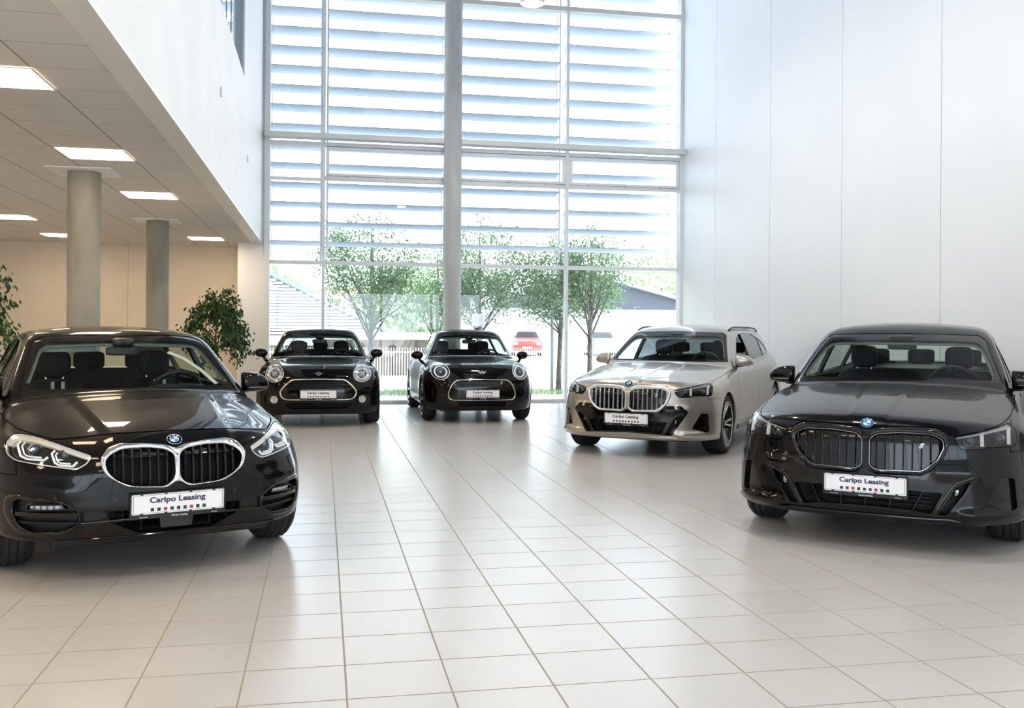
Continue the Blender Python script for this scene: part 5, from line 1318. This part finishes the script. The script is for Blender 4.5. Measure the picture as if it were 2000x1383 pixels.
    cabin(c, [(-.35, 1.80, 'seat_grey' if long_ else 'seat_grey', dict(top=1.25, w=.48)), (.35, 1.80, 'seat_cloth', dict(top=1.25, w=.48))], (2.75 if long_ else 2.5, (-.32, .32) if not long_ else (-.35, 0, .35), 1.12), 1.10, .935, (.34, 1.52, .925), (0, 1.46, 1.225), 1.0, 3.9 if long_ else 3.4)
    blob('camera_pod', M['satin_black'], c.root, (0, 1.47, 1.29), (.14, .12, .07), .6)
    return c
c_hatch = hatchback()
c_saloon = large_car(G60, (4.045, 6.38), -39.3, M['black_paint'], .022, False)
tag(c_saloon.root, 'black saloon with an all-black twin grille, parked nearest at the right by the white wall', 'car', 'cars on show')
c_estate = large_car(G61, (3.895, 11.05), -36.6, M['silver_paint'], .027, True)
tag(c_estate.root, 'pale silver beige estate car with roof rails and bright grille bars', 'car', 'cars on show')
c_club = small_car(CLUB, (-.05, 14.78), -.3, .028, True)
tag(c_club.root, 'small black car with round fog lamps, left of the round column by the glass wall', 'car', 'cars on show')
c_coop = small_car(COOP, (2.387, 15.12), -.2, .028, False)
tag(c_coop.root, 'small black car with ring-shaped lamps and a yellow S, in front of the round column', 'car', 'cars on show')
# ---------------------------------------------------------------- plants and everything beyond the glass
rng = np.random.default_rng(11)
def leaf_mat(name, c1, c2, gloss=.4, trans=.35):
    m = bpy.data.materials.new(name); m.use_nodes = True; nt = m.node_tree; b = bsdf(m)
    g = nt.nodes.new('ShaderNodeNewGeometry'); r = nt.nodes.new('ShaderNodeValToRGB'); r.color_ramp.elements[0].color = (*c1, 1); r.color_ramp.elements[1].color = (*c2, 1); r.color_ramp.elements[0].position = .45
    nt.links.new(g.outputs['Random Per Island'], r.inputs[0]); nt.links.new(r.outputs[0], b.inputs['Base Color']); b.inputs['Roughness'].default_value = gloss
    t = nt.nodes.new('ShaderNodeBsdfTranslucent'); nt.links.new(r.outputs[0], t.inputs[0]); mx = nt.nodes.new('ShaderNodeMixShader'); mx.inputs[0].default_value = trans
    nt.links.new(b.outputs[0], mx.inputs[1]); nt.links.new(t.outputs[0], mx.inputs[2]); nt.links.new(mx.outputs[0], nt.nodes['Material Output'].inputs[0]); return m
M['ficus_leaf'] = leaf_mat('ficus_leaf', (.020, .060, .018), (.10, .22, .04))
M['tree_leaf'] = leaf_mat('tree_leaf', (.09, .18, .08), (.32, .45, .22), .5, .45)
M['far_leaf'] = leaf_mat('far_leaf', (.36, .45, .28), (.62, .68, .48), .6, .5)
M['grass'] = leaf_mat('grass', (.22, .32, .16), (.42, .50, .32), .6, .4)
M['bark'] = noise_mix(mat('bark', (.12, .115, .09), .9), (.06, .055, .04), (.20, .19, .16), 25, 6, bump=.6, stretch=(1, 1, .4))
M['stem'] = noise_mix(mat('stem', (.22, .14, .08), .8), (.15, .10, .06), (.32, .21, .12), 40, 4)
def leaves(name, pts, dirs, size, mt, parent, wid=.45, droop=.3):
    n = len(pts); d = dirs/np.linalg.norm(dirs, axis=1)[:, None]; up = rng.normal(size=(n, 3)); s = np.cross(d, up); s /= np.linalg.norm(s, axis=1)[:, None]; nn = np.cross(s, d)
    L = size*rng.uniform(.7, 1.25, n)[:, None]; Wd = L*wid/2
    P = [pts, pts+d*L*.30+s*Wd+nn*L*.04, pts+d*L*.30-s*Wd+nn*L*.04, pts+d*L*.70+s*Wd*.75-nn*L*.02, pts+d*L*.70-s*Wd*.75-nn*L*.02, pts+d*L-nn*L*droop*.5]
    V = np.stack(P, 1).reshape(-1, 3); i = 6*np.arange(n)
    F3 = np.concatenate([np.stack([i, i+1, i+2], 1), np.stack([i+3, i+5, i+4], 1)]); F4 = np.stack([i+1, i+3, i+4, i+2], 1)
    return obj_np(name, V, [F3, F4], mt, parent)
def ficus(loc, h, r, label, seed, n=1500, zc=.55, trunk=1.0):
    global rng; rng = np.random.default_rng(seed)
    e = tag(empty('potted_plant', loc), label, 'plant', 'tall leafy pot plants')
    MB().lathe([(.0001, 0), (.17, 0), (.22, .36), (.235, .37), (.235, .40), (.205, .40), (.20, .34), (.0001, .34)], n=32).build('plant_pot', M['wall_white'], e, auto=40)
    MB().lathe([(.0001, .345), (.20, .345)], n=20).build('soil', M['bark'], e)
    m = MB(); top = Vector((.03, 0, h*.80))
    m.tube([(0, 0, .3), (.03, .02, h*.3), (-.02, 0, h*.55), top], [.028, .022, .018, .008], 8)
    br = []
    for k in range(26):
        a = rng.uniform(0, 2*PI); z0 = rng.uniform(h*.38, h*.80); q = rng.uniform(.55, 1.0)*r*(1.0 if z0 < h*.65 else .75)
        p0 = Vector((0, 0, z0)); p1 = Vector((math.cos(a)*q*.6, math.sin(a)*q*.6, z0+.22)); p2 = Vector((math.cos(a)*q, math.sin(a)*q, z0+.10-.25*rng.uniform(0, 1)))
        m.tube([p0, p1, p2], [.009, .005, .002], 5); br.append((p0, p1, p2))
    m.build('plant_stem', M['stem'], e, smooth=True)
    pts = []; dr = []
    for k in range(n):
        p0, p1, p2 = br[rng.integers(len(br))]; t = rng.uniform(.25, 1.05); p = p0.lerp(p1, min(1, t*2)) if t < .5 else p1.lerp(p2, (t-.5)*2)
        o = rng.normal(size=3)*.055; pts.append(np.array(p)+o); dr.append(np.array([p.x, p.y, 0])*.6+rng.normal(size=3)*.35+np.array([0, 0, -.75]))
    leaves('plant_foliage', np.array(pts), np.array(dr), .070, M['ficus_leaf'], e)
ficus((-1.66, 15.9, 0), 2.28, .58, 'leafy green pot plant in front of the beige wall, beside the farther concrete column', 3, 3000)
ficus((-3.98, 12.2, 0), 2.35, .52, 'leafy green plant cut by the left edge of the photo, under the low ceiling', 5, 1500)
ficus((6.5, 6.0, 0), 1.35, .42, 'leafy plant by the white wall, outside the photo at the right', 8, 600)

# ---- outside
M['paving'] = noise_mix(mat('paving', (.60, .59, .57), .8), (.56, .55, .53), (.66, .65, .63), 3, 5)
M['siding'] = mat('siding', (.55, .57, .60), .6); M['siding_gap'] = mat('siding_gap', (.12, .15, .18), .7)
M['roof_grey'] = mat('roof_grey', (.07, .08, .10), .7); M['roof_pale'] = mat('roof_pale', (.22, .24, .27), .6); M['garage_brown'] = mat('garage_brown', (.19, .155, .12), .7)
M['fence_white'] = mat('fence_white', (.82, .82, .82), .5); M['red_paint'] = mat('red_paint', (.38, .03, .02), .3, 0, .5); M['pale_paint'] = mat('pale_paint', (.20, .24, .30), .3, 0, .8)
M['brick_orange'] = mat('brick_orange', (.75, .42, .25), .8); M['steel_post'] = mat('steel_post', (.34, .40, .42), .5, .4)
struct(MB().box((-60, YW+.12, -.2), (90, 160, -.02)).build('ground', M['paving']))
def tree(x, y, seed, h0, cz, rx, rz, r, label, lean=0.0, n=3600, name='street_tree', fork=3, cx=0.0):
    global rng; rng = np.random.default_rng(seed)
    e = tag(empty(name, (x, y, -.02)), label, 'tree', 'young trees outside the glass')
    m = MB(); f0 = Vector((lean*h0, 0, h0)); m.tube([(0, 0, 0), (lean*h0*.4, 0, h0*.5), f0, (lean*h0*1.1+.03, 0, cz), (lean*h0, 0, cz+rz*.7)], [r*1.25, r, r*.92, r*.6, r*.15], 10)
    br = [(f0, Vector((lean*h0+cx*.5, 0, cz)), Vector((lean*h0+cx, 0, cz+rz*.85)))]
    for k in range(15):
        a = rng.uniform(0, 2*PI) if k > 3 else (0.25, PI-.3, .1, PI+.2)[k]; z0 = h0+rng.uniform(-.25, .9) if k > 1 else h0-.1
        q = rng.uniform(.6, 1.0); p2 = Vector((lean*h0+cx+math.cos(a)*rx*q, math.sin(a)*rx*q*.8, cz+rng.uniform(-.55, .7)*rz)); p1 = Vector((p2.x*.5, p2.y*.5, z0+(p2.z-z0)*.45+.05)); p0 = Vector((lean*h0, 0, max(z0, h0*.85)))
        m.tube([p0, p1, p2], [r*.42, r*.26, r*.08], 6); br.append((p0, p1, p2))
        for j in range(3):
            q2 = p1.lerp(p2, .3+.25*j); q3 = q2+Vector(tuple(rng.normal(size=3)))*.28; m.tube([q2, q3], [r*.12, r*.04], 4); br.append((q2, q2.lerp(q3, .5), q3+Vector((0, 0, .1))))
    m.build('trunk', M['bark'], e, smooth=True)
    pts = []; dr = []
    while len(pts) < n*2:
        if rng.uniform() < .6:
            p0, p1, p2 = br[rng.integers(len(br))]; t = rng.uniform(.45, 1.1); p = np.array(p1.lerp(p2, (t-.5)*2) if t > .5 else p0.lerp(p1, t*2))+rng.normal(size=3)*.13
        else:
            u = rng.normal(size=3); u /= np.linalg.norm(u); q = rng.uniform(.3, 1)**.5; p = np.array([lean*h0+cx+u[0]*rx*q*.9, u[1]*rx*.8*q, cz+u[2]*rz*q])
            g = math.sin(p[0]*5.3+seed)*math.sin(p[2]*4.7+seed*2)+math.sin(p[1]*6)
            if g < -.1: continue
        pts.append(p); dr.append(rng.normal(size=3)+np.array([0, 0, -.5]))
    leaves('foliage', np.array(pts), np.array(dr), .058, M['tree_leaf'], e, .7)
tree(1.02, 21.0, 21, 1.25, 2.85, 1.25, 1.20, .060, 'green street tree with a forked trunk outside, behind the leftmost small black car', n=4200, cx=-.05)
tree(3.42, 21.2, 22, 1.4, 2.75, 1.05, 1.30, .055, 'green street tree outside, just right of the tall round column', n=4200, cx=.1)
tree(5.22, 21.0, 23, 1.45, 2.55, .85, .95, .055, 'green street tree outside with its trunk just left of the last window post', lean=.03, n=3000, cx=-.25)
tree(5.98, 21.1, 24, 1.35, 2.75, .82, 1.15, .060, 'green street tree outside the pane nearest the white wall', n=3600, cx=.05)
tree(1.75+.9, 22.6, 25, 1.2, 2.5, .75, 1.1, .05, 'green street tree outside, hidden in part by the tall round column', n=2200)
def bush(x, y, z, rx, rz, n, label, name='far_tree', size=.35):
    global rng; rng = np.random.default_rng(int(abs(x)*7)+3); e = tag(empty(name, (x, y, -.02)), label, 'tree')
    MB().tube([(0, 0, 0), (0, 0, z)], [.2, .08], 8).build('trunk', M['bark'], e, smooth=True)
    u = rng.normal(size=(n, 3)); u /= np.linalg.norm(u, axis=1)[:, None]; q = rng.uniform(.2, 1, n)[:, None]**.4; p = u*q*np.array([rx, rx*.8, rz])*(1+.18*np.sin(u[:, :1]*9+u[:, 2:]*7))+np.array([0, 0, z])
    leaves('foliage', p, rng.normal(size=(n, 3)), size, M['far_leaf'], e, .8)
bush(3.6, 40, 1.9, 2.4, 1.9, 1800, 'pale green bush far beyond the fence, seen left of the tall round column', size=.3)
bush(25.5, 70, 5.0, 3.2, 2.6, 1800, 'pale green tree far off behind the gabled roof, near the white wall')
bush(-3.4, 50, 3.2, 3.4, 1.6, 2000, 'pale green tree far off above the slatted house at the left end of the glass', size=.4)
# slatted house on the left
e = tag(empty('slatted_house', (-4.0, 33, 0)), 'white slatted house with a sloping roof edge, at the left end of the glass', 'building')
zr = lambda x: 2.36-.485*(x-4.16)          # roof line over local x (world x = local - 4)
MB().add([(-3, .05, .9), (6.2, .05, .9), (6.2, .05, zr(6.2)-.1), (-3, .05, zr(-3)-.1), (-3, 6, .9), (6.2, 6, .9), (6.2, 6, zr(6.2)-.1), (-3, 6, zr(-3)-.1)], [(0, 1, 2, 3), (7, 6, 5, 4), (0, 4, 5, 1), (1, 5, 6, 2), (2, 6, 7, 3), (3, 7, 4, 0)]).build('wall', M['siding_gap'], e)
m = MB()
for k in range(30):
    z = 1.22+.105*k; xr = min(6.2, 4.16-(z+.18-2.36)/.485)
    m.box((-3, 0, z), (xr, .04, z+.078))
m.build('slatted_cladding', M['siding'], e)
MB().bar((-3.2, -.1, zr(-3.2)), (6.5, -.1, zr(6.5)), .12, .14).build('roof_edge', M['roof_pale'], e)
MB().box((-3, -.02, 0), (6.2, .3, .85)).build('garage_front', M['garage_brown'], e)
for k in range(8): MB().box((-2.8+1.15*k, -.06, 0), (-2.72+1.15*k, .0, .88)).build('garage_post', M['roof_grey'], e)
MB().box((-3.1, -.3, .88), (6.3, .4, 1.18)).build('canopy', M['siding'], e)
# little building and carport in the middle
e = tag(empty('garden_building', (4.4, 41, 0)), 'small pale building with a downpipe, seen between the first tree and the column', 'building')
MB().box((-1.75, 0, .6), (-.1, 3, 2.62)).build('wall', M['siding'], e)
for k in range(8): MB().box((-1.7+.2*k, -.02, .9), (-1.67+.2*k, 0, 2.5)).build('wall_batten', M['siding_gap'], e)
MB().bar((-2.0, -.1, 2.85), (.1, -.1, 2.62), .25, .12).build('roof_edge', M['roof_pale'], e); MB().tube([(.0, -.1, 2.60), (.0, -.1, .6)], .04, 8).build('downpipe', M['roof_grey'], e)
e = tag(empty('carport', (2.5, 29.5, 0)), 'low flat-roofed carport with brown doors behind the white fence', 'building')
MB().box((-2.5, -.3, 1.10), (2.0, 3, 1.32)).build('roof', M['siding'], e); MB().box((-2.4, .4, 0), (1.0, .5, 1.10)).build('carport_door', M['garage_brown'], e); MB().box((1.05, .0, 0), (1.5, .5, 1.10)).build('wall', M['siding'], e)
for k in range(6): MB().box((-2.4+.68*k, .3, 0), (-2.34+.68*k, .38, 1.10)).build('carport_post', M['roof_grey'], e)
# gabled house on the right
e = tag(empty('gabled_house', (15.5, 58, 0)), 'white house with a low grey gable behind the right-hand trees', 'building')
gx0, gx1, ap, ze, za = -5.5, 9.4, 0.0, 2.75, 5.05
MB().add([(gx0, 0, -.1), (gx1, 0, -.1), (gx1, 0, ze-.2), (ap, 0, za), (gx0, 0, ze), (gx0, 8, -.1), (gx1, 8, -.1), (gx1, 8, ze), (ap, 8, za), (gx0, 8, ze)], [(0, 1, 2, 3, 4), (9, 8, 7, 6, 5), (1, 6, 7, 2), (2, 7, 8, 3), (3, 8, 9, 4), (4, 9, 5, 0)]).build('wall', M['siding'], e)
MB().bar((gx0-.8, -.3, ze-.27), (ap, -.3, za+.10), .5, .20).bar((ap, -.3, za+.10), (gx1+.8, -.3, ze-.17), .5, .20).build('roof_edge', M['roof_pale'], e)
MB().add([(gx0, -.02, ze), (ap, -.02, za), (gx1, -.02, ze), (gx0, -.06, ze), (ap, -.06, za), (gx1, -.06, ze)], [(0, 2, 1), (3, 4, 5), (0, 1, 4, 3), (1, 2, 5, 4), (2, 0, 3, 5)]).build('gable_cladding', M['roof_grey'], e)
e = tag(empty('orange_house', (4.4, 66, 0)), 'orange-roofed house far off, seen through the trees beside the column', 'building')
MB().box((-4, 0, 0), (4, 6, 2.9)).build('wall', M['siding'], e); MB().add([(-4.4, -.3, 2.9), (4.4, -.3, 2.9), (4.4, 6.3, 2.9), (-4.4, 6.3, 2.9), (-4.4, 3, 4.3), (4.4, 3, 4.3)], [(0, 1, 5, 4), (2, 3, 4, 5), (1, 2, 5), (3, 0, 4), (0, 3, 2, 1)]).build('roof', M['brick_orange'], e)
# fences
def fence(x0, x1, y, h, step, label):
    e = tag(empty('picket_fence', (x0, y, -.02)), label, 'fence', 'white bar fences outside'); W_ = x1-x0
    for z in (.12, h-.12): MB().box((0, -.015, z-.02), (W_, .015, z+.02)).build('rail', M['fence_white'], e)
    for k in range(int(W_/step)+1): MB().box((k*step-.010, -.03, 0), (k*step+.010, -.015, h)).build('picket', M['fence_white'], e)
fence(-2.2, 4.4, 26.5, .93, .075, 'white bar fence outside between the two small black cars')
fence(5.2, 11.5, 33.0, .80, .085, 'white bar fence outside in front of the parked red car')
e = tag(empty('lamp_post', (5.08, 21.05, -.02)), 'slim grey steel post beside the tree left of the last window post', 'post'); MB().tube([(0, 0, 0), (0, 0, 2.9)], .035, 10).build('post', M['steel_post'], e, smooth=True)
e = tag(empty('meter_box', (3.35, 20.4, -.02)), 'white box on a grey post outside, just right of the tall column', 'box')
MB().tube([(0, 0, 0), (0, 0, 1.5)], .035, 10).build('post', M['steel_post'], e, smooth=True); MB().box((-.20, -.06, 1.52), (.07, .06, 1.78)).build('box_shell', M['fence_white'], e, bevel=.03)
# grass verge
gp = np.stack([rng.uniform(-1.2, 7.5, 5200), rng.uniform(20.3, 21.6, 5200), np.zeros(5200)], 1)
tag(leaves('verge_grass', gp, np.stack([rng.normal(size=5200)*.35, rng.normal(size=5200)*.35, np.ones(5200)], 1), .11, M['grass'], None, .12), 'green grass verge just outside the glass', 'grass', kind='stuff')
# parked cars beyond the fence
def parked(P, loc, rz, mt, label):
    f = car_field(P); V, Q = surface_nets(f, (-P['W']-.15, -.12, .05), (P['W']+.15, P['L']+.12, 1.65), .06); V = to_surface(f, V, 3); N = grad(f, V); N /= np.linalg.norm(N, axis=1)[:, None]
    sk = Skin(V, np.concatenate([Q[:, [0, 1, 2]], Q[:, [0, 2, 3]]]), N)
    for sw in (P['fw'], P['rw']):
        d = np.hypot(sk.V[:, 1]-sw, sk.V[:, 2]-P['wheel_r'])-P['arch_r']; sk = sk.clip(-np.maximum(d, .5-np.abs(sk.V[:, 0])))
    e = tag(empty('parked_car', loc, rz), label, 'car', 'cars parked outside')
    V = sk.V; g = np.maximum(1.0-V[:, 2], V[:, 2]-1.34); a = sk.clip(g); b = sk.clip(-g)
    skin_obj('body_shell', b, mt, e); skin_obj('window_glass', a, M['gloss_black'], e)
    for sw in (P['fw'], P['rw']):
        for sx in (-1, 1): MB().lathe([(.0001, -.09), (.29, -.1), (.32, -.06), (.32, .06), (.29, .1), (.0001, .09)], (sx*P['track'], sw, P['wheel_r']), 20, 'x').build('wheel', M['rubber'], e, smooth=True)
    for sx in (-1, 1): MB().box((sx*.62-.12, -.01, .62), (sx*.62+.12, .10, .76)).build('headlight', M['lamp_silver'], e, bevel=.03)
    MB().box((-.26, -.04, .42), (.26, -.02, .53)).build('number_plate', M['plate_white'], e)
parked(COOP, (10.9, 51.0, -.02), -.2, M['red_paint'], 'small red car parked outside behind the bar fence')
parked(F40, (15.3, 52.0, -.02), -.3, M['pale_paint'], 'pale blue-grey car parked far outside, seen above the bonnet of the estate car')
